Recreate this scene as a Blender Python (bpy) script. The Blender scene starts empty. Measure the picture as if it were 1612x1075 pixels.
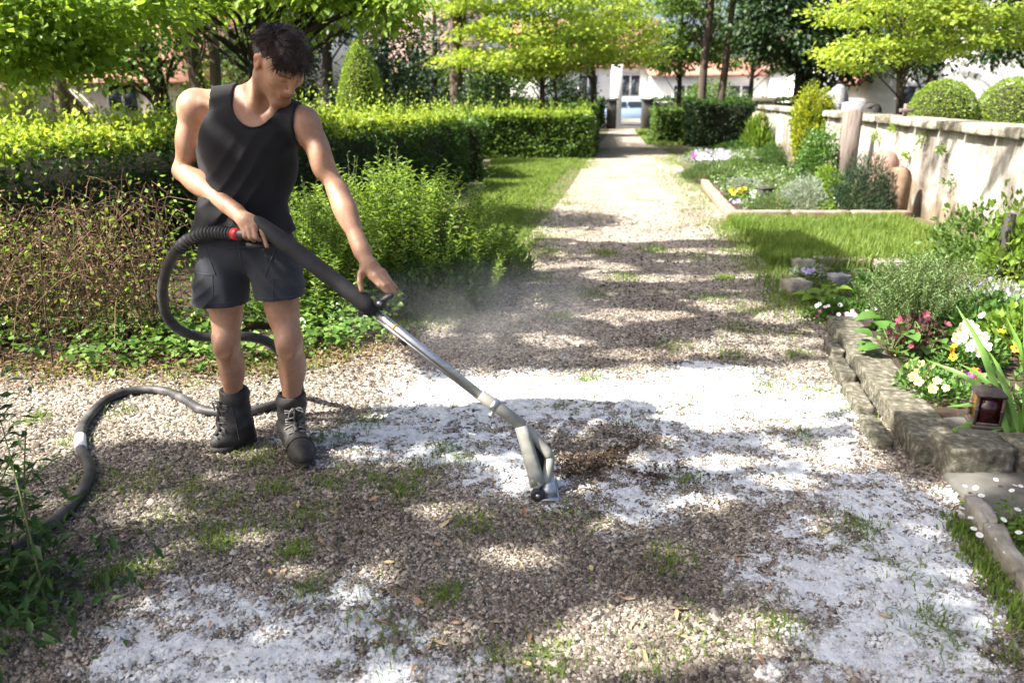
import bpy, math, random
import numpy as np
from math import radians, sin, cos, tan, pi
rng = np.random.default_rng(7)
random.seed(7)
sc = bpy.context.scene
COL = sc.collection

# ------------------------------------------------------------------ camera, sky, sun, exposure
CAM_H, CAM_PITCH, FOCAL = 1.5, radians(17.2), 1254.0      # focal length in pixels of the 1612 px wide photograph
cam = bpy.data.cameras.new('camera')
cam.sensor_width = 36; cam.lens = 28.0
cam.clip_start = 0.05; cam.clip_end = 2000
cam.dof.use_dof = True; cam.dof.focus_distance = 3.35; cam.dof.aperture_fstop = 2.8
camo = bpy.data.objects.new('camera', cam); COL.objects.link(camo)
camo.location = (0, 0, CAM_H); camo.rotation_euler = (pi/2 - CAM_PITCH, 0, 0)
sc.camera = camo

SUN_EL = radians(47)
SUN_H = np.array([-0.958, -0.287])                       # horizontal direction towards the sun
TO_SUN = np.array([SUN_H[0]*cos(SUN_EL), SUN_H[1]*cos(SUN_EL), sin(SUN_EL)])
world = bpy.data.worlds.new('World'); sc.world = world; world.use_nodes = True
wn = world.node_tree.nodes; wl = world.node_tree.links
sky = wn.new('ShaderNodeTexSky'); sky.sky_type = 'NISHITA'; sky.sun_disc = False
sky.sun_elevation = SUN_EL
sky.sun_rotation = math.atan2(SUN_H[0], SUN_H[1])
sky.air_density = 0.7; sky.dust_density = 5.0; sky.ozone_density = 0.5
wn['Background'].inputs['Strength'].default_value = 0.085
wl.new(sky.outputs[0], wn['Background'].inputs['Color'])
sun = bpy.data.lights.new('sun', 'SUN'); sun.energy = 5.0; sun.angle = radians(0.55); sun.color = (1.0, 0.95, 0.87)
suno = bpy.data.objects.new('sun', sun); COL.objects.link(suno)
from mathutils import Vector, Matrix
suno.rotation_euler = Vector(TO_SUN).to_track_quat('Z', 'Y').to_euler()
suno.location = (-8, -3, 12)
sc.view_settings.view_transform = 'Standard'; sc.view_settings.look = 'None'
sc.view_settings.exposure = 2.05; sc.view_settings.gamma = 1.0
sc.cycles.max_bounces = 6; sc.cycles.diffuse_bounces = 3; sc.cycles.glossy_bounces = 2
sc.cycles.transmission_bounces = 4; sc.cycles.transparent_max_bounces = 4; sc.cycles.volume_bounces = 0
sc.cycles.volume_step_rate = 2.0; sc.cycles.volume_max_steps = 64

# ------------------------------------------------------------------ measuring helpers
_cp, _sp = cos(CAM_PITCH), sin(CAM_PITCH)
def at(px, py, Y):
    """point at depth Y (metres in front of the camera position) seen at a photo pixel"""
    u = (px-806)/FOCAL; v = (537.5-py)/FOCAL
    t = Y/(_cp+v*_sp)
    return np.array([u*t, Y, CAM_H+(-_sp+v*_cp)*t])
def gr(px, py, z=0.0):
    """point on the level z seen at a photo pixel"""
    u = (px-806)/FOCAL; v = (537.5-py)/FOCAL
    t = (z-CAM_H)/(-_sp+v*_cp)
    return np.array([u*t, (_cp+v*_sp)*t, z])
def to_px(P):
    P = np.asarray(P, float)
    x, y, z = P[..., 0], P[..., 1], P[..., 2]-CAM_H
    d = y*_cp - z*_sp; up = y*_sp + z*_cp
    return 806+FOCAL*x/d, 537.5-FOCAL*up/d

# value noise on a lattice, vectorised
_lat = rng.random((256, 256)).astype(np.float32)
def vnoise(x, y):
    xi = np.floor(x).astype(int); yi = np.floor(y).astype(int)
    fx = x-xi; fy = y-yi
    fx = fx*fx*(3-2*fx); fy = fy*fy*(3-2*fy)
    a = _lat[xi & 255, yi & 255]; b = _lat[(xi+1) & 255, yi & 255]
    c = _lat[xi & 255, (yi+1) & 255]; d = _lat[(xi+1) & 255, (yi+1) & 255]
    return (a*(1-fx)+b*fx)*(1-fy)+(c*(1-fx)+d*fx)*fy
def fbm(x, y, o=4):
    s = 0; a = .5; t = 0
    for i in range(o):
        s = s+a*vnoise(x+17.3*i, y-9.1*i); t += a; x = x*2.03; y = y*2.03; a *= .5
    return s/t

# ------------------------------------------------------------------ object helpers
ORG = {}
def link(o, parent=None):
    COL.objects.link(o)
    if parent is not None: o.parent = parent
    return o
def tag(o, label=None, cat=None, group=None, kind=None):
    if label: o['label'] = label
    if cat: o['category'] = cat
    if group: o['group'] = group
    if kind: o['kind'] = kind
    return o
def empty(name, loc, label=None, cat=None, group=None):
    o = bpy.data.objects.new(name, None); link(o)
    o.location = tuple(float(c) for c in loc); o.empty_display_size = .1
    ORG[o.name] = np.array(loc, float)
    return tag(o, label, cat, group)
def make_mesh(name, V, F, smooth=False):
    me = bpy.data.meshes.new(name)
    V = np.ascontiguousarray(V, np.float32)
    Fs = F if isinstance(F, list) and len(F) and isinstance(F[0], np.ndarray) and F[0].ndim == 2 else None
    if Fs is None:
        if isinstance(F, np.ndarray): Fs = [F]
        else:
            by = {}
            for f in F: by.setdefault(len(f), []).append(f)
            Fs = [np.array(v) for v in by.values()]
    nl = sum(f.size for f in Fs); nf = sum(len(f) for f in Fs)
    me.vertices.add(len(V)); me.vertices.foreach_set('co', V.ravel())
    me.loops.add(nl); me.polygons.add(nf)
    me.loops.foreach_set('vertex_index', np.concatenate([f.ravel() for f in Fs]).astype(np.int32))
    tot = np.concatenate([np.full(len(f), f.shape[1]) for f in Fs]).astype(np.int32)
    me.polygons.foreach_set('loop_start', np.concatenate([[0], np.cumsum(tot)[:-1]]).astype(np.int32))
    if smooth: me.polygons.foreach_set('use_smooth', np.ones(nf, bool))
    me.update(calc_edges=True)
    return me
def mesh(name, V, F, mat, parent=None, smooth=False, origin=None, label=None, cat=None, group=None, kind=None):
    """V in world coordinates; the object's origin goes to its parent's place or to `origin`"""
    V = np.asarray(V, float).reshape(-1, 3)
    if parent is not None: org = ORG[parent.name]
    elif origin is not None: org = np.array(origin, float)
    else: org = np.zeros(3)
    me = make_mesh(name, V-org, F, smooth)
    if mat is not None: me.materials.append(mat)
    o = bpy.data.objects.new(name, me); link(o, parent)
    if parent is None: o.location = tuple(org)
    ORG[o.name] = org
    return tag(o, label, cat, group, kind)
def cat_mesh(parts):
    """join (V, F) pieces (F a list of tuples or an array) into one"""
    Vs, Fs, n = [], {}, 0
    for V, F in parts:
        V = np.asarray(V, float).reshape(-1, 3); Vs.append(V)
        if isinstance(F, np.ndarray): F = [F]
        elif not (len(F) and isinstance(F[0], np.ndarray)):
            by = {}
            for f in F: by.setdefault(len(f), []).append(f)
            F = [np.array(v) for v in by.values()]
        for f in F: Fs.setdefault(f.shape[1], []).append(f+n)
        n += len(V)
    return np.concatenate(Vs), [np.concatenate(v) for v in Fs.values()]
def box(c, s, rz=0.0, taper=1.0):
    c = np.array(c, float); hx, hy, hz = np.array(s)/2
    V = np.array([[x*(taper if z > 0 else 1), y*(taper if z > 0 else 1), z] for z in (-hz, hz) for x, y in ((-hx, -hy), (hx, -hy), (hx, hy), (-hx, hy))])
    R = np.array([[cos(rz), -sin(rz), 0], [sin(rz), cos(rz), 0], [0, 0, 1]])
    return V@R.T+c, np.array([[0, 3, 2, 1], [4, 5, 6, 7], [0, 1, 5, 4], [1, 2, 6, 5], [2, 3, 7, 6], [3, 0, 4, 7]])
def bevel_box(c, s, b=.01, rz=0.0, jit=0.0, seg=1):
    """box with chamfered edges and, with jit, uneven corners"""
    import bmesh
    bm = bmesh.new(); bmesh.ops.create_cube(bm, size=1)
    for v in bm.verts:
        v.co = Vector((v.co.x*s[0], v.co.y*s[1], v.co.z*s[2]))+Vector(rng.uniform(-jit, jit, 3))
    bmesh.ops.bevel(bm, geom=bm.edges[:]+bm.verts[:], offset=b, segments=seg, affect='EDGES', profile=.5)
    R = Matrix.Rotation(rz, 3, 'Z')
    V = np.array([R@v.co for v in bm.verts])+np.array(c); bm.verts.index_update()
    F = [tuple(v.index for v in f.verts) for f in bm.faces]
    bm.free(); return V, F
def stone_block(c, s, rz=0.0, n=5, rough=.012, seed=0, soft=.045):
    """weathered block: subdivided box with rounded, uneven surface"""
    import bmesh
    r = np.random.default_rng(seed)
    bm = bmesh.new(); bmesh.ops.create_cube(bm, size=1)
    bmesh.ops.subdivide_edges(bm, edges=bm.edges[:], cuts=n, use_grid_fill=True)
    P = np.array([v.co for v in bm.verts])*2
    k = np.abs(P); sp = P/np.maximum(np.linalg.norm(P, axis=1, keepdims=True), 1e-6)
    e = (np.sort(k, axis=1)[:, 1]**6)[:, None]
    Q = P*(1-soft*e)
    Q = Q*np.array(s)/2
    ph = r.uniform(0, 6, 6)
    nz = np.sin(Q@np.array([[23, 9, 14]]).T+ph[0])+np.sin(Q@np.array([[-11, 31, 19]]).T+ph[1])+.8*np.sin(Q@np.array([[47, -38, 51]]).T+ph[2])
    Q = Q+sp*nz*rough*.26+r.normal(0, rough*.22, Q.shape)
    R = np.array([[cos(rz), -sin(rz), 0], [sin(rz), cos(rz), 0], [0, 0, 1]])
    bm.verts.index_update()
    F = [tuple(v.index for v in f.verts) for f in bm.faces]; bm.free()
    return Q@R.T+np.array(c), F
def smooth_path(P, n):
    """Catmull-Rom through points"""
    P = np.asarray(P, float); m = len(P)
    E = np.vstack([2*P[0]-P[1], P, 2*P[-1]-P[-2]])
    t = np.linspace(0, m-1-1e-6, n); i = t.astype(int); f = (t-i)[:, None]
    a, b, c, d = E[i], E[i+1], E[i+2], E[i+3]
    return .5*((2*b)+(-a+c)*f+(2*a-5*b+4*c-d)*f*f+(-a+3*b-3*c+d)*f**3)
def tube(P, r, n=8, caps=True):
    P = np.asarray(P, float); m = len(P)
    r = np.broadcast_to(np.asarray(r, float), (m,))
    T = np.gradient(P, axis=0); T /= np.maximum(np.linalg.norm(T, axis=1, keepdims=True), 1e-9)
    up = np.array([0, 0, 1.]) if abs(T[0][2]) < .9 else np.array([1., 0, 0])
    A = np.cross(T[0], up); A /= np.linalg.norm(A)
    N = []
    for i in range(m):
        A = A-T[i]*np.dot(A, T[i]); A /= max(np.linalg.norm(A), 1e-9); N.append(A)
    N = np.array(N); B = np.cross(T, N)
    an = np.linspace(0, 2*pi, n, endpoint=False)
    V = (P[:, None]+r[:, None, None]*(np.cos(an)[None, :, None]*N[:, None]+np.sin(an)[None, :, None]*B[:, None])).reshape(-1, 3)
    i, j = np.meshgrid(np.arange(m-1), np.arange(n), indexing='ij')
    j2 = (j+1) % n
    F = [np.stack([i*n+j, i*n+j2, (i+1)*n+j2, (i+1)*n+j], -1).reshape(-1, 4)]
    if caps:
        V = np.vstack([V, P[0], P[-1]]); k = m*n; a = np.arange(n); a2 = (a+1) % n
        F.append(np.concatenate([np.stack([a2, a, np.full(n, k)], -1), np.stack([(m-1)*n+a, (m-1)*n+a2, np.full(n, k+1)], -1)]))
    return V, F
def lathe(prof, c, n=16, axis=None):
    """(r, z) profile turned about a vertical axis through c (or about `axis`)"""
    prof = np.array(prof, float); m = len(prof)
    an = np.linspace(0, 2*pi, n, endpoint=False)
    V = np.stack([prof[:, 0][:, None]*np.cos(an), prof[:, 0][:, None]*np.sin(an), np.repeat(prof[:, 1][:, None], n, 1)], -1).reshape(-1, 3)
    i, j = np.meshgrid(np.arange(m-1), np.arange(n), indexing='ij'); j2 = (j+1) % n
    F = np.stack([i*n+j, i*n+j2, (i+1)*n+j2, (i+1)*n+j], -1).reshape(-1, 4)
    if axis is not None:
        q = Vector((0, 0, 1)).rotation_difference(Vector(axis)).to_matrix(); V = V@np.array(q).T
    return V+np.array(c), F
def unit(v): return v/np.maximum(np.linalg.norm(v, axis=-1, keepdims=True), 1e-9)
def leaf_cards(P, A, L, w=.5, fold=.12, N=None, r=None, bend=.0):
    """one folded four-sided blade per point: P base, A direction, L length"""
    r = r or rng
    n = len(P); P = np.asarray(P, float); A = unit(np.asarray(A, float)); L = np.broadcast_to(L, (n,))[:, None]
    if N is None: N = r.normal(size=(n, 3))
    N = unit(N-A*np.sum(N*A, 1, keepdims=True)); B = np.cross(A, N)
    w = np.broadcast_to(w, (n,))[:, None]
    m = P+A*L*.45+N*L*fold
    V = np.stack([P, m+B*L*w*.5, P+A*L-N*L*bend, m-B*L*w*.5, P+A*L*.5], 1)
    k = np.arange(n)[:, None]*5
    F = np.concatenate([k+np.array([[0, 4, 1]]), k+np.array([[4, 2, 1]]), k+np.array([[0, 3, 4]]), k+np.array([[4, 3, 2]])])
    return V.reshape(-1, 3), F
def leaf_quads(P, A, L, w=.6, N=None, r=None):
    """cheaper: one diamond (two triangles) per point"""
    r = r or rng
    n = len(P); P = np.asarray(P, float); A = unit(np.asarray(A, float)); L = np.broadcast_to(L, (n,))[:, None]
    if N is None: N = r.normal(size=(n, 3))
    N = unit(N-A*np.sum(N*A, 1, keepdims=True)); B = np.cross(A, N)
    m = P+A*L*.45
    V = np.stack([P, m+B*L*w*.5+N*L*.1, P+A*L, m-B*L*w*.5+N*L*.1], 1)
    k = np.arange(n)[:, None]*4
    F = np.concatenate([k+np.array([[0, 2, 1]]), k+np.array([[0, 3, 2]])])
    return V.reshape(-1, 3), F
def blades(P, H, lean=.4, w=.006, r=None, heading=None):
    """grass blades: bent narrow strips of three triangles"""
    r = r or rng
    n = len(P); H = np.broadcast_to(H, (n,))
    a = r.uniform(0, 2*pi, n) if heading is None else heading
    D = np.stack([np.cos(a), np.sin(a), 0*a], 1); S = np.stack([-np.sin(a), np.cos(a), 0*a], 1)
    k = np.abs(r.normal(0, lean, n))[:, None]; Z = np.array([0, 0, 1.])
    H = H[:, None]; w = np.broadcast_to(w, (n,))[:, None]
    m = P+Z*H*.55+D*H*k*.25; t = P+Z*H*np.clip(1-.3*k, .3, 1)+D*H*k*.9
    V = np.stack([P-S*w*.5, P+S*w*.5, m+S*w*.4, m-S*w*.4, t], 1).reshape(-1, 3)
    q = np.arange(n)[:, None]*5
    F = [q+np.array([[0, 1, 2, 3]]), q+np.array([[3, 2, 4]])]
    return V, F

# ------------------------------------------------------------------ materials
def _new(name):
    m = bpy.data.materials.new(name); m.use_nodes = True
    nt = m.node_tree; return m, nt.nodes, nt.links, nt.nodes['Principled BSDF']
def ramp(nodes, stops, interp='LINEAR'):
    r = nodes.new('ShaderNodeValToRGB'); r.color_ramp.interpolation = interp
    e = r.color_ramp.elements
    while len(e) < len(stops): e.new(.5)
    for k, (p, c) in zip(e, stops): k.position = p; k.color = (*c, 1)
    return r
def noise(nodes, links, scale, detail=6, rough=.6, coord='Object', vec=None, dist=0):
    n = nodes.new('ShaderNodeTexNoise'); n.inputs['Scale'].default_value = scale
    n.inputs['Detail'].default_value = detail; n.inputs['Roughness'].default_value = rough
    n.inputs['Distortion'].default_value = dist
    if vec is None:
        t = nodes.new('ShaderNodeTexCoord'); vec = t.outputs[coord]
    links.new(vec, n.inputs['Vector']); return n
def mat(name, stops, scale=6, rough=.85, bump=.3, bscale=60, metal=0, spec=.35, detail=8, coord='Object', bdist=.01, coat=0, sss=0, stretch=None):
    """principled surface whose colour wanders between the stops"""
    m, N, L, p = _new(name)
    k = len(stops); stops = [(.32+.36*i/max(k-1, 1), c) for i, c in enumerate(stops)]
    vec = None
    if stretch:
        t = N.new('ShaderNodeTexCoord'); mp = N.new('ShaderNodeMapping'); mp.inputs['Scale'].default_value = stretch
        L.new(t.outputs[coord], mp.inputs['Vector']); vec = mp.outputs[0]
    if len(stops) == 1: p.inputs['Base Color'].default_value = (*stops[0][1], 1)
    else:
        n = noise(N, L, scale, detail, coord=coord, vec=vec); r = ramp(N, stops)
        L.new(n.outputs['Fac'], r.inputs[0]); L.new(r.outputs[0], p.inputs['Base Color'])
    p.inputs['Roughness'].default_value = rough; p.inputs['Metallic'].default_value = metal
    p.inputs['Specular IOR Level'].default_value = spec
    if coat: p.inputs['Coat Weight'].default_value = coat
    if bump:
        b = N.new('ShaderNodeBump'); b.inputs['Strength'].default_value = bump; b.inputs['Distance'].default_value = bdist
        n2 = noise(N, L, bscale, 8, .65, coord, vec); L.new(n2.outputs['Fac'], b.inputs['Height']); L.new(b.outputs[0], p.inputs['Normal'])
    return m
def leaf_mat(name, stops, trans=.38, rough=.5, tint=(1.25, 1.15, .6), patch=1.3, spec=.3):
    """leaf: every blade its own tone, light shining through"""
    m, N, L, p = _new(name)
    g = N.new('ShaderNodeNewGeometry')
    n = noise(N, L, patch, 3)
    mx = N.new('ShaderNodeMath'); mx.operation = 'MULTIPLY_ADD'; L.new(g.outputs['Random Per Island'], mx.inputs[0]); mx.inputs[1].default_value = .55
    ml = N.new('ShaderNodeMath'); ml.operation = 'MULTIPLY_ADD'; L.new(n.outputs['Fac'], ml.inputs[0]); ml.inputs[1].default_value = .9; ml.inputs[2].default_value = -.22
    L.new(ml.outputs[0], mx.inputs[2])
    k = len(stops); r = ramp(N, [(i/max(k-1, 1), c) for i, c in enumerate(stops)]); L.new(mx.outputs[0], r.inputs[0])
    L.new(r.outputs[0], p.inputs['Base Color'])
    p.inputs['Roughness'].default_value = rough; p.inputs['Specular IOR Level'].default_value = spec
    t = N.new('ShaderNodeBsdfTranslucent'); mc = N.new('ShaderNodeMix'); mc.data_type = 'RGBA'; mc.blend_type = 'MULTIPLY'
    mc.inputs['Factor'].default_value = 1; L.new(r.outputs[0], mc.inputs['A']); mc.inputs['B'].default_value = (*[min(c*1.0, 2) for c in tint], 1)
    L.new(mc.outputs['Result'], t.inputs['Color'])
    s = N.new('ShaderNodeMixShader'); s.inputs[0].default_value = trans
    L.new(p.outputs[0], s.inputs[1]); L.new(t.outputs[0], s.inputs[2]); L.new(s.outputs[0], N['Material Output'].inputs['Surface'])
    return m
def island_mat(name, stops, rough=.8, spec=.3, patch=None, bump=0, coat_attr=None, coat_col=(.56, .58, .59)):
    """pieces of one mesh, each with its own colour"""
    m, N, L, p = _new(name)
    g = N.new('ShaderNodeNewGeometry'); k = len(stops)
    r = ramp(N, [((i+.0)/k, c) for i, c in enumerate(stops)]); L.new(g.outputs['Random Per Island'], r.inputs[0])
    out = r.outputs[0]
    if patch:
        sc_, c1, c2 = patch
        n = noise(N, L, sc_, 5); r2 = ramp(N, [(.35, c1), (.65, c2)]); L.new(n.outputs['Fac'], r2.inputs[0])
        mc = N.new('ShaderNodeMix'); mc.data_type = 'RGBA'; mc.blend_type = 'MULTIPLY'; mc.inputs['Factor'].default_value = 1
        L.new(out, mc.inputs['A']); L.new(r2.outputs[0], mc.inputs['B']); out = mc.outputs['Result']
    if coat_attr:
        a = N.new('ShaderNodeAttribute'); a.attribute_name = coat_attr; mc = N.new('ShaderNodeMix'); mc.data_type = 'RGBA'
        L.new(a.outputs['Fac'], mc.inputs['Factor']); L.new(out, mc.inputs['A']); mc.inputs['B'].default_value = (*coat_col, 1); out = mc.outputs['Result']
    L.new(out, p.inputs['Base Color']); p.inputs['Roughness'].default_value = rough; p.inputs['Specular IOR Level'].default_value = spec
    if bump:
        b = N.new('ShaderNodeBump'); b.inputs['Strength'].default_value = bump; b.inputs['Distance'].default_value = .004
        n2 = noise(N, L, 160, 5); L.new(n2.outputs['Fac'], b.inputs['Height']); L.new(b.outputs[0], p.inputs['Normal'])
    return m

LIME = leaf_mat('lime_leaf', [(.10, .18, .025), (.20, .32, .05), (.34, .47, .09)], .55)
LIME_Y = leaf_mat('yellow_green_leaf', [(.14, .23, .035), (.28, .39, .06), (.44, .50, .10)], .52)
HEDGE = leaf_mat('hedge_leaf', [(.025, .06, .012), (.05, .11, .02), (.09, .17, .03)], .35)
MIDG = leaf_mat('mid_green_leaf', [(.05, .10, .02), (.09, .165, .035), (.16, .25, .06)], .42)
DARKG = leaf_mat('dark_leaf', [(.008, .022, .008), (.018, .042, .012), (.035, .07, .02)], .2)
YEWG = leaf_mat('grey_green_leaf', [(.012, .03, .014), (.03, .06, .03), (.09, .13, .08)], .2)
GOLD = leaf_mat('golden_leaf', [(.06, .12, .012), (.15, .23, .015), (.34, .39, .02), (.56, .53, .03)], .4, patch=2.5)
TOPI = leaf_mat('clipped_leaf', [(.12, .19, .03), (.19, .28, .045), (.27, .37, .08)], .4)
SILV = leaf_mat('silver_leaf', [(.13, .17, .12), (.22, .27, .20), (.33, .37, .29)], .2)
ROSM = leaf_mat('needle_leaf', [(.07, .13, .04), (.13, .20, .07), (.2, .28, .11)], .3)
SHRUB = leaf_mat('shrub_leaf', [(.08, .16, .02), (.17, .28, .04), (.31, .42, .10)], .5)
IVY = leaf_mat('ivy_leaf', [(.03, .08, .014), (.08, .16, .025), (.19, .29, .06)], .28, .35)
GRASS = leaf_mat('grass_blade', [(.07, .13, .02), (.14, .22, .04), (.26, .32, .08)], .5, .55)
NEARP = leaf_mat('near_plant_leaf', [(.02, .055, .012), (.035, .085, .018), (.06, .12, .025)], .3, .4)
BROAD = leaf_mat('broad_leaf', [(.04, .10, .02), (.08, .17, .035), (.15, .25, .07)], .3, .4)
IRISM = leaf_mat('iris_leaf', [(.06, .15, .02), (.10, .21, .035), (.16, .28, .06)], .4, .4)
PURP = leaf_mat('purple_leaf', [(.035, .014, .018), (.07, .028, .032), (.07, .06, .035)], .2)
DRY = leaf_mat('dry_twig', [(.03, .019, .012), (.11, .068, .038), (.30, .20, .115)], .1, .9, patch=4)
LITTER = leaf_mat('leaf_litter', [(.08, .05, .028), (.15, .095, .05), (.26, .17, .085)], .15, .8)
BARK = mat('bark', [(.035, .026, .02), (.10, .075, .055)], 9, .95, .8, 30, stretch=(1, 1, .25))
BARKD = mat('dark_bark', [(.012, .01, .009), (.04, .032, .026)], 9, .95, .8, 30, stretch=(1, 1, .25))
STEM = mat('green_stem', [(.06, .09, .025), (.11, .12, .04)], 14, .8, .2)
CORE = mat('dark_block_core', [(.010, .012, .006), (.03, .028, .014)], 12, 1, .9, 25)  # for the added solid cores that block light inside clipped foliage
SOIL = mat('soil', [(.03, .020, .013), (.085, .058, .038)], 14, 1, 1, 55, bdist=.03)
def gravel_mat():
    m, N, L, p = _new('gravel_bed')
    n1 = noise(N, L, 1.4, 6, .65); r1 = ramp(N, [(.35, (.62, .56, .48)), (.5, (.95, .9, .84)), (.66, (1.15, 1.1, 1.05))]); L.new(n1.outputs['Fac'], r1.inputs[0])
    v = N.new('ShaderNodeTexVoronoi'); v.inputs['Scale'].default_value = 62; t = N.new('ShaderNodeTexCoord'); L.new(t.outputs['Object'], v.inputs['Vector'])
    r2 = ramp(N, [(0, (.09, .078, .066)), (.35, (.20, .18, .152)), (.7, (.31, .28, .24)), (1, (.44, .40, .35))]); s = N.new('ShaderNodeSeparateColor'); L.new(v.outputs['Color'], s.inputs[0]); L.new(s.outputs[0], r2.inputs[0])
    mc = N.new('ShaderNodeMix'); mc.data_type = 'RGBA'; mc.blend_type = 'MULTIPLY'; mc.inputs['Factor'].default_value = 1; L.new(r1.outputs[0], mc.inputs['A']); L.new(r2.outputs[0], mc.inputs['B'])
    n3 = noise(N, L, .9, 7, .7); r3 = ramp(N, [(.56, (0, 0, 0)), (.70, (1, 1, 1))]); L.new(n3.outputs['Fac'], r3.inputs[0])
    m2 = N.new('ShaderNodeMix'); m2.data_type = 'RGBA'; L.new(r3.outputs[0], m2.inputs['Factor']); L.new(mc.outputs['Result'], m2.inputs['A']); m2.inputs['B'].default_value = (.20, .20, .09, 1); L.new(m2.outputs['Result'], p.inputs['Base Color'])
    p.inputs['Roughness'].default_value = .95
    b = N.new('ShaderNodeBump'); b.inputs['Strength'].default_value = .9; b.inputs['Distance'].default_value = .012; L.new(v.outputs['Distance'], b.inputs['Height']); b.invert = True; L.new(b.outputs[0], p.inputs['Normal'])
    return m
GRAVEL_BED = gravel_mat()
EARTH = mat('earth', [(.05, .06, .02), (.10, .085, .045), (.07, .1, .03)], 1.5, 1, .7, 40, bdist=.02)
STONE = mat('weathered_stone', [(.13, .115, .085), (.24, .22, .175), (.37, .345, .29)], 9, .95, .9, 45, bdist=.012)
STONED = mat('mossy_stone', [(.033, .035, .022), (.082, .077, .052), (.14, .128, .095), (.27, .255, .215)], 30, .95, 1, 110, bdist=.008, detail=12)
SANDST = mat('sandstone', [(.15, .10, .078), (.23, .165, .13), (.30, .235, .19)], 7, .95, .6, 55)
ORANGEST = mat('orange_stone', [(.09, .06, .04), (.16, .105, .068), (.22, .155, .105)], 6, .9, .6, 40)
PINKST = mat('pink_sandstone', [(.22, .13, .10), (.32, .21, .17)], 8, .95, .5, 60)
GREYST = mat('grey_granite', [(.12, .12, .125), (.25, .25, .26)], 30, .6, .3, 80)
SLABM = mat('concrete_slab', [(.065, .063, .055), (.115, .11, .098)], 9, .95, .5, 90)
def plaster():
    m, N, L, p = _new('stained_plaster')
    tc = N.new('ShaderNodeTexCoord')
    n1 = noise(N, L, 1.1, 8, .65, vec=tc.outputs['Object']); r1 = ramp(N, [(.40, (.19, .172, .15)), (.53, (.36, .345, .318)), (.66, (.48, .468, .445))]); L.new(n1.outputs['Fac'], r1.inputs[0])
    mp = N.new('ShaderNodeMapping'); mp.inputs['Scale'].default_value = (3, 3, .35); L.new(tc.outputs['Object'], mp.inputs['Vector'])
    n2 = noise(N, L, 1.6, 8, .7, vec=mp.outputs[0]); r2 = ramp(N, [(.42, (.36, .30, .22)), (.6, (1, 1, 1))]); L.new(n2.outputs['Fac'], r2.inputs[0])
    mc = N.new('ShaderNodeMix'); mc.data_type = 'RGBA'; mc.blend_type = 'MULTIPLY'; mc.inputs['Factor'].default_value = .65
    L.new(r1.outputs[0], mc.inputs['A']); L.new(r2.outputs[0], mc.inputs['B'])
    # ochre damp stain rising from the foot of the wall
    sp = N.new('ShaderNodeSeparateXYZ'); L.new(tc.outputs['Object'], sp.inputs[0])
    n3 = noise(N, L, 1.7, 6, .6, vec=tc.outputs['Object'])
    ma = N.new('ShaderNodeMath'); ma.operation = 'MULTIPLY_ADD'; L.new(n3.outputs['Fac'], ma.inputs[0]); ma.inputs[1].default_value = -1.3; L.new(sp.outputs['Z'], ma.inputs[2])
    r3 = ramp(N, [(0, (.42, .31, .16)), (.14, (1, 1, 1))]); ad = N.new('ShaderNodeMath'); ad.operation = 'ADD'; L.new(ma.outputs[0], ad.inputs[0]); ad.inputs[1].default_value = .42
    L.new(ad.outputs[0], r3.inputs[0])
    m2 = N.new('ShaderNodeMix'); m2.data_type = 'RGBA'; m2.blend_type = 'MULTIPLY'; m2.inputs['Factor'].default_value = .8
    L.new(mc.outputs['Result'], m2.inputs['A']); L.new(r3.outputs[0], m2.inputs['B']); L.new(m2.outputs['Result'], p.inputs['Base Color'])
    p.inputs['Roughness'].default_value = .95
    b = N.new('ShaderNodeBump'); b.inputs['Strength'].default_value = .6; b.inputs['Distance'].default_value = .02
    n4 = noise(N, L, 14, 8, .7); L.new(n4.outputs['Fac'], b.inputs['Height']); L.new(b.outputs[0], p.inputs['Normal'])
    return m
PLASTER = plaster()
WHITEW = mat('white_render', [(.66, .65, .62), (.76, .75, .73)], 1.2, .9, .15, 30)
CREAMW = mat('cream_render', [(.52, .45, .38), (.62, .55, .47)], 1.2, .9, .15, 30)
PINKW = mat('pink_render', [(.55, .36, .32), (.62, .42, .38)], 1.2, .9, .15, 30)
TILER = mat('red_roof_tile', [(.27, .12, .085), (.40, .20, .15)], 2.5, .9, .25, 18, stretch=(1, 1, 4))
TILEB = mat('brown_roof_tile', [(.20, .13, .11), (.29, .20, .17)], 2.5, .9, .25, 18, stretch=(1, 1, 4))
GLASSD = mat('window_glass', [(.03, .04, .05)], rough=.08, bump=0, spec=.6)
FRAMEW = mat('white_frame', [(.7, .7, .7)], rough=.5, bump=0)
FRAMEG = mat('grey_frame', [(.15, .16, .18)], rough=.5, bump=0)
DARKP = mat('dark_post', [(.02, .02, .02), (.05, .045, .04)], 8, .8, .3)
WOODG = mat('grey_weathered_wood', [(.085, .068, .058), (.21, .175, .15)], 6, .95, .8, 22, stretch=(6, 6, .6))
FOAM = mat('white_foam', [(.40, .42, .43), (.60, .62, .63)], 25, .9, .5, 240, bdist=.004, spec=.2)

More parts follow.
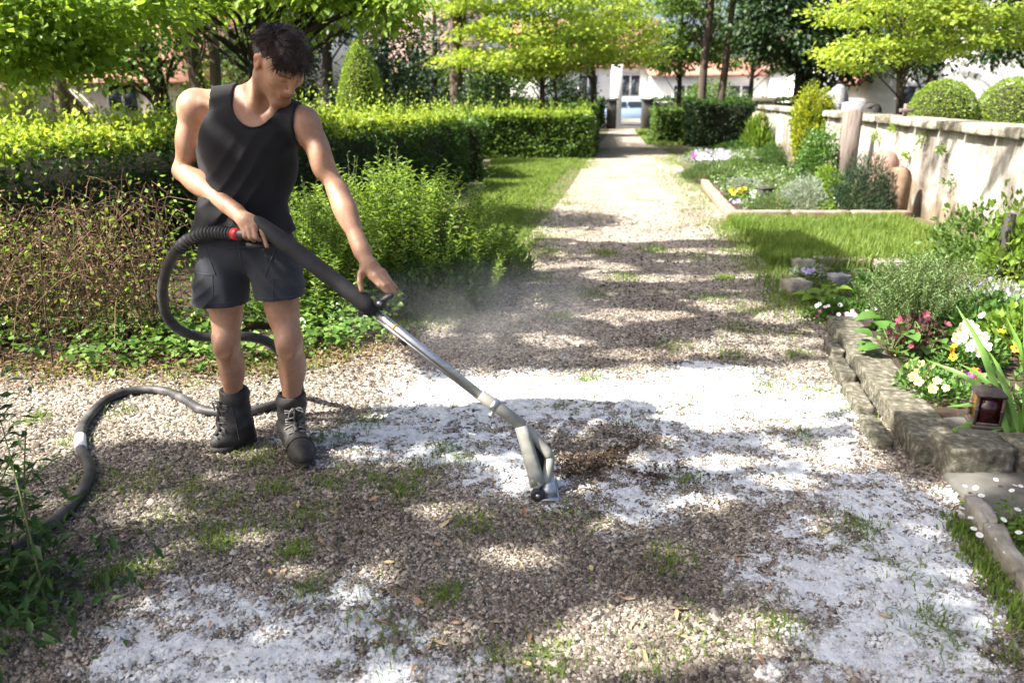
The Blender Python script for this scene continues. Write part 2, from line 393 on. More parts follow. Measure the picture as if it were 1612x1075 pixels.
# ------------------------------------------------------------------ ground, path, gravel, foam
def poly_sheet(name, pts, z, m, thick=0, **kw):
    P = np.array([[x, y, z] for x, y in pts], float); n = len(P)
    from mathutils.geometry import tessellate_polygon
    T = tessellate_polygon([[Vector(p) for p in P]])
    F = []
    for t in T:
        a, b, c = (P[i] for i in t)
        F.append(t if np.cross(b-a, c-a)[2] > 0 else t[::-1])
    parts = [(P, F)]
    if thick:
        Q = P.copy(); Q[:, 2] -= thick
        ar = sum(P[i][0]*P[(i+1) % n][1]-P[(i+1) % n][0]*P[i][1] for i in range(n))
        S = [(i, (i+1) % n, n+(i+1) % n, n+i) for i in range(n)]
        if ar > 0: S = [s[::-1] for s in S]
        parts = [(np.vstack([P, Q]), F+S)]
    V, F = cat_mesh(parts)
    return mesh(name, V, F, m, **kw)
poly_sheet('ground', [(-300, -60), (300, -60), (300, 500), (-300, 500)], 0, EARTH, kind='structure')
PATH = [(-7, -2), (-7, 4.25), (-2.87, 4.25), (-1.6, 4.3), (-1.1, 4.6), (-.6, 5.4), (-.25, 6.6), (-.02, 7.6), (.2, 8.9), (.95, 13.4),
        (2.2, 22.3), (2.6, 25), (3.7, 32), (4.5, 38), (6.3, 38), (5.3, 32), (4.4, 25.3), (4.2, 21), (3.3, 15), (2.72, 10), (2.5, 8.5), (2.3, 6.7),
        (2.12, 5.2), (1.80, 3.05), (1.76, 2.9), (1.66, 2.5), (1.55, 2.0), (1.46, 1.0), (1.4, -2)]
poly_sheet('path', PATH, .004, GRAVEL_BED, kind='structure')
poly_sheet('street', [(-60, 39), (80, 39), (80, 47), (-60, 47)], .004, mat('asphalt', [(.05, .05, .052), (.08, .08, .08)], 3, .9, .4), kind='structure')
PA = np.array(PATH)
def inside(x, y, poly=PA):
    r = np.zeros(np.shape(x), bool); j = len(poly)-1
    for i in range(len(poly)):
        xi, yi = poly[i]; xj, yj = poly[j]
        c = ((yi > y) != (yj > y)) & (x < (xj-xi)*(y-yi)/(yj-yi+1e-12)+xi); r ^= c; j = i
    return r
# where the foam lies, as soft blobs measured on the photograph: px, py, rx, ry, tilt, amount
FOAM_BLOBS = [(640, 665, 150, 30, -9, 1), (800, 630, 150, 42, -6, 1.1), (960, 610, 170, 30, 2, 1.1), (1130, 615, 150, 34, 6, 1), (1250, 640, 85, 36, 12, .95), (1300, 690, 60, 45, 30, .75),
              (560, 690, 70, 20, 0, .8), (690, 715, 150, 32, 4, .85), (790, 750, 95, 36, 12, .95), (720, 760, 60, 16, 10, .55), (900, 655, 120, 26, 0, .85), (1060, 660, 140, 26, 4, .8),
              (1170, 690, 120, 34, 8, .7), (1090, 725, 110, 26, 0, .75), (1000, 785, 90, 32, -8, .85), (1130, 765, 100, 30, -6, .7), (1220, 745, 60, 24, 0, .75), (930, 800, 30, 14, 0, .6),
              (1390, 780, 110, 46, 14, .72), (1260, 830, 60, 36, 0, .62), (1330, 910, 130, 46, 2, .95), (1440, 890, 100, 62, 20, 1.1), (1500, 960, 90, 80, 30, .95), (1400, 980, 110, 70, 10, .95),
              (1340, 1010, 80, 50, 0, .8), (1480, 1050, 110, 50, 0, .8), (1340, 1070, 100, 30, 0, .7), (1310, 850, 90, 30, 0, .6), (1450, 820, 70, 40, 20, .75),
              (300, 1050, 130, 50, -8, .98), (430, 1010, 110, 60, -6, .9), (380, 955, 100, 28, -6, .72), (520, 960, 80, 44, 0, .74), (570, 1030, 90, 54, 0, .74), (440, 1070, 160, 30, 0, .95),
              (680, 1050, 90, 40, 0, .58), (330, 925, 40, 16, 0, .6), (550, 925, 40, 14, 0, .55), (760, 1060, 60, 26, 0, .45)]
def foam_amount(x, y):
    px, py = to_px(np.stack([x, y, 0*x], -1))
    wx = (fbm(x*2.6+3, y*2.6+11)-.5)*170; wy = (fbm(x*2.6+40, y*2.6+7)-.5)*80
    px = px+wx; py = py+wy
    a = np.zeros_like(x)
    for bx, by, rx, ry, tl, am in FOAM_BLOBS:
        c, s = cos(radians(tl)), sin(radians(tl))
        u = ((px-bx)*c+(py-by)*s)/rx; v = (-(px-bx)*s+(py-by)*c)/ry
        a = np.maximum(a, am*np.clip(1.6-1.0*np.sqrt(u*u+v*v), 0, 1))
    return a
# loose stones of the path: near ones as real pebbles
def pebbles():
    n = 1050000
    Y = 1.55+(rng.random(n)**1.9)*10.5
    X = rng.uniform(-.74, .74, n)*Y*1.04
    keep = inside(X, Y)
    X, Y = X[keep], Y[keep]
    # fewer stones far away, each larger
    dens = np.clip(1.15-(Y-1.7)/7.0, .25, 1)*np.clip((12.2-Y)/3.5, 0, 1)
    k = rng.random(len(X)) < dens; X, Y = X[k], Y[k]
    fo = foam_amount(X, Y)
    k = rng.random(len(X)) < np.where(fo > .75, .75, 1.0); X, Y = X[k], Y[k]
    X, Y = X[:225000], Y[:225000]
    n = len(X)
    s = rng.lognormal(math.log(.0044), .45, n)*(1+np.clip(Y-2.5, 0, 6)*.2)
    s = np.clip(s, .002, .02)
    o = np.array([[1, 0, 0], [0, 1, 0], [-1, 0, 0], [0, -1, 0], [.15, .1, 1]], float)     # the buried underside is left out
    V = o[None]*(1+rng.uniform(-.3, .3, (n, 5, 1)))*np.stack([s, s*rng.uniform(.6, 1, n), s*rng.uniform(.55, 1.0, n)], 1)[:, None]
    a = rng.uniform(0, 2*pi, n); c, d = np.cos(a)[:, None], np.sin(a)[:, None]
    x = V[..., 0]*c-V[..., 1]*d; y = V[..., 0]*d+V[..., 1]*c
    t = rng.normal(0, .3, n)[:, None]; z = V[..., 2]+x*t
    W = np.stack([x+X[:, None], y+Y[:, None], z+(.0055+rng.uniform(-.0015, .0035, n))[:, None]], -1).reshape(-1, 3)
    f = np.array([[0, 1, 4], [1, 2, 4], [2, 3, 4], [3, 0, 4]])
    F = (np.arange(n)[:, None, None]*5+f[None]).reshape(-1, 3)
    m = island_mat('pebbles', [(.03, .026, .022), (.085, .075, .064), (.155, .139, .119), (.24, .218, .19), (.115, .09, .072), (.38, .352, .312)], .85, .35, patch=(1.7, (.5, .45, .4), (1.2, 1.17, 1.12)), coat_attr='foam')
    g = mesh('gravel', W, F, m, smooth=True, label='loose brown and grey gravel spread over the path', cat='gravel', kind='stuff')
    # thin foam film left on the stones, thickest on top of each
    a = foam_amount(X, Y); wt = np.clip((a-.30)*1.35+(fbm(X*24, Y*24, 3)-.53)*3.0+rng.normal(0, .20, n), 0, .92)*(a > .08)
    w6 = np.repeat(wt[:, None], 5, 1)*np.array([.75, .75, .75, .75, 1.0]); at_ = g.data.attributes.new('foam', 'FLOAT', 'POINT'); at_.data.foreach_set('value', w6.ravel().astype(np.float32))
pebbles()
def foam():
    h = .0075
    xs = np.arange(-1.7, 2.2, h); ys = np.arange(1.5, 4.75, h)
    X, Y = np.meshgrid(xs, ys, indexing='ij')
    a = foam_amount(X, Y)
    det = fbm(X*95, Y*95, 2)-.5; mid = fbm(X*22+5, Y*22, 4)-.5
    # the foam clings in flecks: its skin rises above the stones where there is much of it
    Z = .0044+(a-.62)*.019+det*.016+mid*.040
    Z = np.where(Z > .0085, .0085+(Z-.0085)*.3, Z)
    ok = (Z > .003) & (a > .05) & inside(X, Y)
    nx, ny = X.shape
    q = ok[:-1, :-1] & ok[1:, :-1] & ok[1:, 1:] & ok[:-1, 1:]
    I, J = np.nonzero(q)
    ids = lambda i, j: i*ny+j
    F = np.stack([ids(I, J), ids(I+1, J), ids(I+1, J+1), ids(I, J+1)], 1)
    used, inv = np.unique(F, return_inverse=True)
    V = np.stack([X.ravel(), Y.ravel(), Z.ravel()], 1)[used]
    V[:, :2] += rng.uniform(-.003, .003, (len(V), 2))
    F = inv.reshape(F.shape)
    mesh('weed_foam', V, F, FOAM, smooth=True, label='white foam lying in patches on the gravel path', cat='foam', kind='stuff')
    # flecks torn off along the rims
    n = 150000
    x = rng.uniform(-1.7, 2.2, n); y = rng.uniform(1.5, 4.75, n); b = foam_amount(x, y)+(fbm(x*14, y*14)-.5)*.5
    k = (rng.random(n) < np.clip((b-.2)*1.1, 0, .6)) & inside(x, y); x, y = x[k], y[k]; n = len(x)
    s = rng.lognormal(math.log(.0022), .4, n)
    P = np.stack([x-s*.5, y, .010+rng.uniform(-.002, .006, n)], 1)
    A = np.stack([np.cos(u := rng.uniform(0, 6.3, n)), np.sin(u), rng.normal(0, .25, n)], 1)
    V, F = leaf_quads(P, A, s*2.2, .9, N=np.tile([0, 0, 1.], (n, 1))+rng.normal(0, .2, (n, 3)))
    mesh('foam_fleck', V, F, FOAM, label='small white foam flecks scattered between the stones', cat='foam', kind='stuff')
foam()

# ------------------------------------------------------------------ lawns and weeds
def lawn(name, label, poly, n, h, mt=None, w=.008, dry=0):
    P = np.array(poly); lo, hi = P.min(0), P.max(0)
    x = rng.uniform(lo[0], hi[0], n*2); y = rng.uniform(lo[1], hi[1], n*2)
    k = inside(x, y, P); x, y = x[k][:n], y[k][:n]
    pt = fbm(x*2.2, y*2.2)
    H = h*rng.uniform(.5, 1.2, len(x))*(.5+pt)
    V, F = blades(np.stack([x, y, 0*x], 1), H, .5, w*(.7+.6*rng.random(len(x))))
    return mesh(name, V, F, mt or GRASS, label=label, cat='grass', kind='stuff')
lawn('lawn', 'mown grass strip between path and hedge on the left', [(-.45, 6.7), (-.5, 9), (-.5, 14), (-.5, 19.4), (1.6, 19.6), (1.4, 18.6), (.6, 13.4), (.05, 9.6), (-.18, 7.6)], 26000, .085, w=.011)
lawn('lawn', 'grass strip between the sandstone kerb and the dark planting bed', [(2.35, 7.15), (2.55, 8.4), (2.62, 9.82), (4.75, 9.85), (4.7, 7.4), (3.6, 7.05)], 22000, .14, w=.010)
lawn('lawn', 'far strip of grass beside the path near the gate', [(4.2, 25.4), (5.35, 36), (9, 36), (6.5, 25.6)], 9000, .12, w=.03)
def tufts():
    pos = [(265, 820), (345, 790), (395, 830), (430, 770), (488, 812), (345, 860), (590, 760), (620, 770), (560, 740), (700, 710), (640, 775), (745, 822), (700, 940), (570, 970), (490, 930),
           (870, 1030), (860, 1050), (1030, 1055), (1055, 885), (1225, 985), (1330, 850), (1350, 830), (895, 820), (1210, 615), (1340, 650), (1000, 665), (1080, 630), (1160, 520), (1235, 525),
           (1120, 470), (980, 440), (930, 465), (870, 400), (1150, 560), (1260, 690), (1480, 975), (1440, 990), (300, 770), (230, 760), (120, 700), (60, 660), (40, 745), (190, 650), (520, 690), (575, 665),
           (410, 730), (385, 715), (520, 760), (660, 745), (720, 725), (1090, 760), (1290, 620), (1100, 1000), (780, 1040), (620, 1010), (880, 640), (930, 600), (1060, 545), (1250, 560), (1180, 490),
           (1140, 440), (1090, 405), (1030, 395), (950, 400), (850, 440), (860, 470), (880, 500), (1590, 1040), (1500, 1020), (1420, 905), (150, 770), (190, 900), (160, 920), (240, 900), (330, 840), (470, 870)]
    Ps, Hs = [], []
    for px, py in pos:
        c = gr(px, py); n = int(rng.integers(60, 150)); s = rng.uniform(.03, .075)*(1+max(0, c[1]-3)*.15)
        Ps.append(c+np.stack([rng.normal(0, s, n), rng.normal(0, s*1.1, n), np.zeros(n)], 1)); Hs.append(rng.uniform(.014, .05, n)*(1+max(0, c[1]-4)*.12))
    # grass creeping in from both sides of the far path
    n = 14000; Y = rng.uniform(7, 24, n); side = rng.random(n) < .6; off = np.abs(rng.normal(0, .34, n))
    X = np.where(side, np.interp(Y, [7, 8.9, 13.4, 22.3, 25], [-.1, .2, .95, 2.2, 2.6])-.25+off, np.interp(Y, [7, 10, 15, 21, 25.3], [2.35, 2.72, 3.3, 4.2, 4.4])-off)
    k = rng.random(n) < np.clip((fbm(X*1.6+5, Y*.9)-.40)*4, 0, 1); Ps.append(np.stack([X, Y, 0*X], 1)[k]); Hs.append(rng.uniform(.02, .06, k.sum()))
    # sparse seedlings along the verges
    n = 9000
    Y = rng.uniform(2.2, 9.5, n); X = rng.uniform(-2.4, 2.4, n)
    d = fbm(X*1.3+50, Y*1.3); edge = np.minimum(np.abs(X-(.12*Y-.95)), np.abs(X-(1.35+.14*Y)))
    k = inside(X, Y) & (rng.random(n) < np.clip((d-.46)*3.2, 0, 1)*np.clip(1.25-edge*.7, .12, 1))
    Ps.append(np.stack([X, Y, 0*X], 1)[k]); Hs.append(rng.uniform(.01, .03, k.sum()))
    P = np.concatenate(Ps); H = np.concatenate(Hs)
    V, F = blades(P, H, 1.3, .0046*(1+np.clip(P[:, 1]-3, 0, 6)*.2))
    mesh('path_weeds', V, F, GRASS, label='small green grass tufts growing through the gravel', cat='grass', kind='stuff')
tufts()
def verge():
    """ragged grass where the path meets the borders"""
    edges = [([(-.65, 5.3), (-.35, 6.7), (-.15, 7.8), (.05, 9), (.62, 13.4), (1.6, 20)], 12000, .05, .20), ([(2.1, 5.4), (2.3, 6.7), (2.5, 8.5), (2.72, 9.8)], 5000, .07, .16), ([(-3.2, 4.25), (-1.6, 4.3), (-1.1, 4.6), (-.6, 5.4)], 2200, .05, .12),
             ([(1.62, 2.6), (1.5, 1.9)], 900, .05, .03)]
    Ps, Hs = [], []
    for pts, n, h, s in edges:
        c = smooth_path([(x, y, 0) for x, y in pts], n)
        Ps.append(c+np.stack([rng.normal(0, s, n), rng.normal(0, s, n), np.zeros(n)], 1)); Hs.append(h*rng.uniform(.3, 1.2, n))
    V, F = blades(np.concatenate(Ps), np.concatenate(Hs), .6, .008)
    mesh('verge_grass', V, F, GRASS, label='ragged grass along the edges of the path', cat='grass', kind='stuff')
verge()

# ------------------------------------------------------------------ hedges
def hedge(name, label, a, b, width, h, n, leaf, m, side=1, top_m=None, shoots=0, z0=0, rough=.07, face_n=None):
    """clipped hedge from a to b (front face line), its body on the left of that line when side=1"""
    a, b = np.array(a, float), np.array(b, float); d = (b-a); Ln = np.linalg.norm(d); d /= Ln; nrm = np.array([-d[1], d[0]])*side
    mid = (a+b)/2+nrm*width/2
    t = empty(name, (mid[0], mid[1], z0), label, 'hedge')
    r = rng
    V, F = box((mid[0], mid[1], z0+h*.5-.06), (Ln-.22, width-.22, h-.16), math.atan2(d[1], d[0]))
    mesh('light_block_core', V, F, CORE, t)  # added dark box inside the hedge, stops light passing between the leaves
    areas = [(Ln*h, 'f'), (Ln*width, 't'), (width*h, 'e0'), (width*h, 'e1'), (Ln*h*.5, 'b')]
    tot = sum(x for x, _ in areas); Ps, As, tops = [], [], []
    for ar, w in areas:
        k = int(n*ar/tot); u = r.random(k); v = r.random(k); dep = np.abs(r.normal(0, 1, k))*rough
        o = np.zeros((k, 3)); z = v*h
        if w == 'f': xy = a+np.outer(u*Ln, d)+np.outer(dep, nrm); nv = np.append(-nrm, 0)
        elif w == 'b': xy = a+np.outer(u*Ln, d)+np.outer(width-dep, nrm); nv = np.append(nrm, 0)
        elif w == 't': xy = a+np.outer(u*Ln, d)+np.outer(v*width, nrm); z = h-dep*.8; nv = np.array([0, 0, 1.])
        elif w == 'e0': xy = a+np.outer(dep, d)+np.outer(u*width, nrm); nv = np.append(-d, 0)
        else: xy = a+np.outer(Ln-dep, d)+np.outer(u*width, nrm); nv = np.append(d, 0)
        bul = (fbm(xy[:, 0]*2.2+z*1.3, xy[:, 1]*2.2+z*1.7, 3)-.5)*.26
        p = np.column_stack([xy, z+z0])+nv*bul[:, None]
        p[:, 2] = np.maximum(p[:, 2], z0+.01)
        A = nv*.7+r.normal(0, .75, (k, 3)); A[:, 2] += (.25 if w != 't' else .1)
        Ps.append(p); As.append(A); tops.append(np.full(k, w == 't'))
    P = np.concatenate(Ps); A = np.concatenate(As); T = np.concatenate(tops)
    sz = leaf*r.uniform(.45, 1.45, len(P))
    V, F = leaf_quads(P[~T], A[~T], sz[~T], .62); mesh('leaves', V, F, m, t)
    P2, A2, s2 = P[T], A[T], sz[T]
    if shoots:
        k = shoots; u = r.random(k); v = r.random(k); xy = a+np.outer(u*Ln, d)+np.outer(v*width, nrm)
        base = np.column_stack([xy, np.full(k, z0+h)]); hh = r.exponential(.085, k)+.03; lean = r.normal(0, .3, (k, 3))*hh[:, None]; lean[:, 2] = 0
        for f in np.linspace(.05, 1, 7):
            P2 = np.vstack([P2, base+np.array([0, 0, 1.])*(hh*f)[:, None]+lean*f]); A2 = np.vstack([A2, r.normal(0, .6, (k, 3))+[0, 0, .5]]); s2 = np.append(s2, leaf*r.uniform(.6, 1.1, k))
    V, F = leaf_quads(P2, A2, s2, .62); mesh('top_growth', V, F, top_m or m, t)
    return t
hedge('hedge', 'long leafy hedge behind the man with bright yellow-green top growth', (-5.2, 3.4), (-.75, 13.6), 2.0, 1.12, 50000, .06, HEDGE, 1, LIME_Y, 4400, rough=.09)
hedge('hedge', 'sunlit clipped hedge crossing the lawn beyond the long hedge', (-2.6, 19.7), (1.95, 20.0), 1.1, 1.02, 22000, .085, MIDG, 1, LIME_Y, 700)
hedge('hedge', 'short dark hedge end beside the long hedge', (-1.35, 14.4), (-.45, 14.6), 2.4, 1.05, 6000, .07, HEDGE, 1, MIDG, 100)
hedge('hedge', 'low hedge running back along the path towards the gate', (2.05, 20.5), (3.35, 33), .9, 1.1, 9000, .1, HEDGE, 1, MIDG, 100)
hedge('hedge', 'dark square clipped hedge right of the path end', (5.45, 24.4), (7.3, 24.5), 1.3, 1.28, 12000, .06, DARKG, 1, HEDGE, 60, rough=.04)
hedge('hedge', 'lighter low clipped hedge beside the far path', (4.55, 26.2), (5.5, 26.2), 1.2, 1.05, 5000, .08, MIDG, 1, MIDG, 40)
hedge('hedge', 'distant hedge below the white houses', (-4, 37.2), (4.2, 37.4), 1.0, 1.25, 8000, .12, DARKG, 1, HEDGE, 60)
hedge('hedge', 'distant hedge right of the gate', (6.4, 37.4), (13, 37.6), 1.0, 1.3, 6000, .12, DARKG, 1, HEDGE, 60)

# ------------------------------------------------------------------ plastered wall on the right
def garden_wall():
    A0 = np.array([4.33, 4.3]); B0 = np.array([7.35, 24.6]); d = B0-A0; Ln = np.linalg.norm(d); d /= Ln; nr = np.array([d[1], -d[0]])
    rz = math.atan2(d[1], d[0])
    t = empty('garden_wall', (A0[0], A0[1], 0), 'stained white plastered wall with stone coping along the right side', 'wall')
    # the plaster body as an uneven sheet with thickness
    nx, nz = 150, 14
    u = np.linspace(0, Ln, nx); v = np.linspace(0, 1.09, nz)
    U, Z = np.meshgrid(u, v, indexing='ij')
    bul = (fbm(U*.9+3, Z*1.3)-.5)*.09+(fbm(U*5, Z*5, 3)-.5)*.02-.06*np.clip(.45-Z, 0, 1)
    front = A0+U[..., None]*d-0*nr+bul[..., None]*(-nr)
    V = np.concatenate([front, Z[..., None]], -1).reshape(-1, 3)
    i, j = np.meshgrid(np.arange(nx-1), np.arange(nz-1), indexing='ij')
    F = np.stack([i*nz+j, i*nz+j+1, (i+1)*nz+j+1, (i+1)*nz+j], -1).reshape(-1, 4)
    c = A0+d*Ln/2+nr*.22
    bV, bF = box((c[0], c[1], .54), (Ln, .32, 1.08), rz)
    V, F = cat_mesh([(V, F), (bV, bF)])
    mesh('plaster', V, F, PLASTER, t, smooth=False)
    # coping stones, each its own
    s = 0; k = 0
    while s < Ln-.2:
        L_ = min(rng.uniform(.55, .95), Ln-s); p = A0+d*(s+L_/2)+nr*.17
        V, F = stone_block((p[0], p[1], 1.15), (L_-.012, .50+rng.uniform(-.02, .02), .115), rz, 4, .010, seed=k)
        mesh('coping_stone', V, F, STONED if k % 3 == 0 else STONE, t); s += L_; k += 1
    # a few places where the plaster has fallen away
    for q, (px, py) in enumerate([(1500, 288), (1478, 262)]):
        pass
    # end pier
    p = B0+d*.2+nr*.15
    V, F = stone_block((p[0], p[1], .65), (.5, .55, 1.3), rz, 4, .01, 77); mesh('end_pier', V, F, STONE, t)
    p2 = B0+d*.2+nr*.15
    V, F = stone_block((p2[0], p2[1], 1.36), (.62, .7, .12), rz, 4, .01, 78); mesh('pier_cap', V, F, STONED, t)
    # small plants rooted in the joints
    for q, (px, py, s_) in enumerate([(1458, 220, .10), (1413, 203, .07), (1385, 215, .08), (1490, 235, .06), (1433, 245, .05), (1500, 285, .10)]):
        # find the wall point under that pixel
        for Y in np.linspace(5, 22, 400):
            w = at(px, py, Y); al = (w[:2]-A0)@d; off = (w[:2]-A0)@nr
            if off > -.02: break
        n = 60; P = w+rng.normal(0, s_*.5, (n, 3)); P[:, :2] -= nr*.05
        V, F = leaf_quads(P, rng.normal(0, 1, (n, 3))+[-1, -.3, .2], .045, .6); mesh('wall_plant', V, F, SHRUB if q != 5 else ROSM, t)
    # rough stone slab and dark crack near the right end
    p = A0+d*2.4-nr*.10
    V, F = stone_block((p[0], p[1], .34), (.9, .22, .68), rz, 5, .02, 5); mesh('rough_stone', V, F, STONE, t)
    p = A0+d*1.25-nr*.13
    V, F = stone_block((p[0], p[1], .25), (1.0, .25, .5), rz, 5, .025, 6); mesh('rough_stone', V, F, STONED, t)
    return A0, d, nr
WA, WD, WN = garden_wall()

# ------------------------------------------------------------------ trees
def limb_path(p0, p1, r0, r1, sag=.15, n=7, jit=.06):
    p0, p1 = np.array(p0, float), np.array(p1, float)
    L_ = np.linalg.norm(p1-p0); m1 = p0+(p1-p0)*.35+[0, 0, sag*L_]+rng.normal(0, jit*L_, 3); m2 = p0+(p1-p0)*.7+[0, 0, sag*L_*.8]+rng.normal(0, jit*L_, 3)
    return smooth_path([p0, m1, m2, p1], n), np.linspace(r0, r1, n)
def tree(name, label, base, height, r0, crowns, m, leaf=.09, bark=None, lean=(0, 0), clump=.45, flat=.55, per=60, group=None, droop=.3, wide=.65, limbs=26, top=None, cat='tree', extra=None, forks=None):
    """crowns: list of (cx, cy, cz, rx, ry, rz, leaf count)"""
    base = np.array(base, float)
    t = empty(name, base, label, cat, group)
    tp = base+[lean[0], lean[1], height]
    pts = [base-[0, 0, .1], base+(tp-base)*.3+rng.normal(0, .04*height*.3, 3)*[1, 1, 0], base+(tp-base)*.65+rng.normal(0, .04*height*.4, 3)*[1, 1, 0], tp]
    sp = smooth_path(pts, 22); rr = r0*(1-np.linspace(0, 1, 22)**1.2*.75); rr[0] *= 1.35; rr[1] *= 1.1
    rr = rr*(1+rng.uniform(-.05, .05, 22))
    V, F = tube(sp, rr, 12); mesh('trunk', V, F, bark or BARK, t, smooth=True)
    parts = []
    for f in forks or []:
        V, F = tube(smooth_path([base+f[0], base+f[1], base+f[2]], 14), np.linspace(f[3], f[3]*.5, 14), 10); mesh('trunk', V, F, bark or BARK, t, smooth=True)
    Ps, As, Ls = [], [], []; ends = []
    for cx, cy, cz, rx, ry, rz, n in crowns:
        nc = max(3, n//per)
        u = unit(rng.normal(size=(nc, 3))); rad = rng.uniform(.35, 1, nc)**.6
        C = np.array([cx, cy, cz])+u*rad[:, None]*np.array([rx, ry, rz])
        ends += [(c, np.array([cx, cy, cz])) for c in C]
        sz = clump*rng.uniform(.6, 1.3, nc)
        k = rng.integers(0, nc, n)
        g = rng.normal(size=(n, 3))*np.array([1, 1, flat])*.55
        P = C[k]+g*sz[k][:, None]
        out = unit(C[k]-[cx, cy, cz])
        A = out*.5+g*.6+rng.normal(0, .5, (n, 3)); A[:, 2] -= droop
        Ps.append(P); As.append(A); Ls.append(leaf*rng.uniform(.4, 1.5, n))
    if extra: Ps.append(extra[0]); As.append(extra[1]); Ls.append(extra[2])
    ends = [ends[i] for i in rng.permutation(len(ends))[:limbs]] if ends else []
    for c, o in ends:
        if np.linalg.norm((c-base)[:2]) > 3.6: continue
        q = np.clip((c[2]-base[2])/height*.75, .25, .97); s = sp[int(q*21)]
        p, r_ = limb_path(s, c, max(rr[int(q*21)]*.24, .010), .005, .08); parts.append(tube(p, r_, 6))
    if len(parts) == 2: parts = parts[:1]
    if parts:
        V, F = cat_mesh(parts); mesh('branches', V, F, bark or BARK, t, smooth=True)
    if Ps:
        P = np.concatenate(Ps); A = np.concatenate(As); L_ = np.concatenate(Ls)
        k = P[:, 2] > .05
        # leaves face up to the light more often than not
        N = rng.normal(0, .55, P.shape)+[0, 0, 1]
        V, F = leaf_quads(P[k], A[k], L_[k], wide, N=N[k]); mesh('crown', V, F, m, t)
    return t

# the pair of shade trees left of the path (trunks outside the frame); their leaf masses hang where their
# shadows fall on the gravel in the photograph, with openings where the sun comes through
LIT = [(1010, 1005, 120, 52), (960, 965, 40, 16), (900, 1040, 60, 40), (1180, 1000, 55, 30), (1105, 797, 60, 14), (830, 880, 50, 14), (690, 800, 46, 12), (560, 708, 90, 14), (640, 697, 60, 12),
       (250, 900, 40, 12), (730, 1000, 30, 14), (1230, 890, 40, 14), (1520, 770, 60, 20), (1240, 760, 50, 12), (1150, 730, 70, 12), (960, 725, 60, 12), (370, 850, 70, 14), (480, 905, 36, 10), (1330, 720, 60, 26),
       (880, 540, 50, 8), (1000, 500, 90, 9), (1180, 545, 120, 12), (1270, 600, 100, 22), (1050, 440, 110, 7), (930, 420, 60, 6), (1150, 480, 60, 8), (1210, 430, 50, 7), (1010, 555, 70, 8), (820, 480, 30, 6), (1110, 395, 80, 5), (1230, 500, 40, 10)]
LIT3 = [(at(300, 165, 3.33), .10), (at(285, 225, 3.33), .11), (at(290, 280, 3.31), .10), (at(330, 310, 3.2), .09), (at(372, 345, 3.1), .07), (at(545, 335, 3.14), .09), (at(560, 380, 3.08), .07), (at(395, 150, 3.28), .07), (at(415, 60, 3.25), .06),
        (at(425, 205, 3.15), .05), (at(330, 430, 3.2), .07), (at(325, 500, 3.22), .06), (at(335, 200, 3.2), .05), (at(340, 600, 3.25), .06), (at(395, 330, 3.1), .05), (at(500, 240, 3.2), .05)]
SHADE3 = [(at(443, 97, 3.24), .15), (at(440, 140, 3.2), .12), (at(385, 200, 3.2), .14), (at(385, 260, 3.2), .17), (at(385, 330, 3.2), .17), (at(390, 400, 3.2), .17), (at(370, 560, 3.25), .13), (at(455, 560, 3.2), .13), (at(440, 450, 3.2), .13), (at(500, 250, 3.25), .09)]
def shade_wish(x, y):
    """how much shade the photograph shows at a ground point (0 sun, 1 shade)"""
    px, py = to_px(np.stack([x, y, 0*x], -1))
    wob = (fbm(x*1.7+9, y*1.7+2)-.5)
    b1 = 655+wob*130+np.clip((px-900)*.02, 0, 20)+np.clip((500-px)*.22, 0, 140)        # near shade begins below this row
    near = (py > b1)
    band = (py > 378+wob*26) & (py < 588+wob*44-np.clip((px-1100)*.12, 0, 60)) & (px > 850+wob*60) & (px < 1345)
    band |= (py > 480+wob*20) & (py < 588+wob*44) & (px > 650+wob*80) & (px < 900)
    bed = (px > 1250) & (px < 1420) & (py > 412) & (py < 520)
    s = np.where(near, 1., 0)
    s = np.where(band, .92, s); s = np.where(bed, .9, s)
    s = np.where((px > 1345) & (py < 700), 0.0, s)
    s = np.where((px > 1380) & (py >= 680) & (py < 790), .8, s)
    for lx, ly, rx, ry in LIT:
        q = ((px+wob*60-lx)/(rx*1.15))**2+((py+wob*20-ly)/(ry*1.2))**2
        s = np.where(q < 1, 0.05, s)
    s = np.where((px > 1190+wob*80) & (py > 800+wob*30), np.where((px < 1240) & (py > 960), s, 1.0), s)
    hs = SUN_H/tan(SUN_EL)
    for p, r in SHADE3:
        g = p[:2]-hs*p[2]
        s = np.where((x-g[0])**2+(y-g[1])**2 < r*r, 1.0, s)
    for p, r in LIT3:
        g = p[:2]-hs*p[2]
        s = np.where((x-g[0])**2+(y-g[1])**2 < r*r, .02, s)
    # small random glints
    s = np.where((fbm(x*4.2+70, y*4.2+30, 2) > .715) & ((px < 1190) | (py < 800)), s*.1, s)
    s = np.where(fbm(x*10+20, y*14+30, 2) > .665, s*.15, s)
    return s
def shade_leaves(n, ylo, yhi, zlo, zhi, tries=6):
    X, Y, Z = [], [], []
    hs = SUN_H/tan(SUN_EL)
    x = rng.uniform(-2.6, 3.2, n*tries); y = rng.uniform(ylo, yhi, n*tries)
    k = rng.random(len(x)) < shade_wish(x, y); x, y = x[k][:n], y[k][:n]
    z = zlo+(zhi-zlo)*np.clip(.5+.5*(fbm(x*1.1, y*1.1)-.5)*3+rng.normal(0, .16, len(x)), 0, 1)
    P = np.stack([x+hs[0]*z, y+hs[1]*z, z], 1)
    A = rng.normal(0, 1, P.shape)-[0, 0, .3]
    A = unit(A); L_ = rng.uniform(.06, .10, len(P))
    return P-A*L_[:, None]*.5, A, L_
e1 = shade_leaves(50000, 1.0, 4.6, 4.6, 7.6)
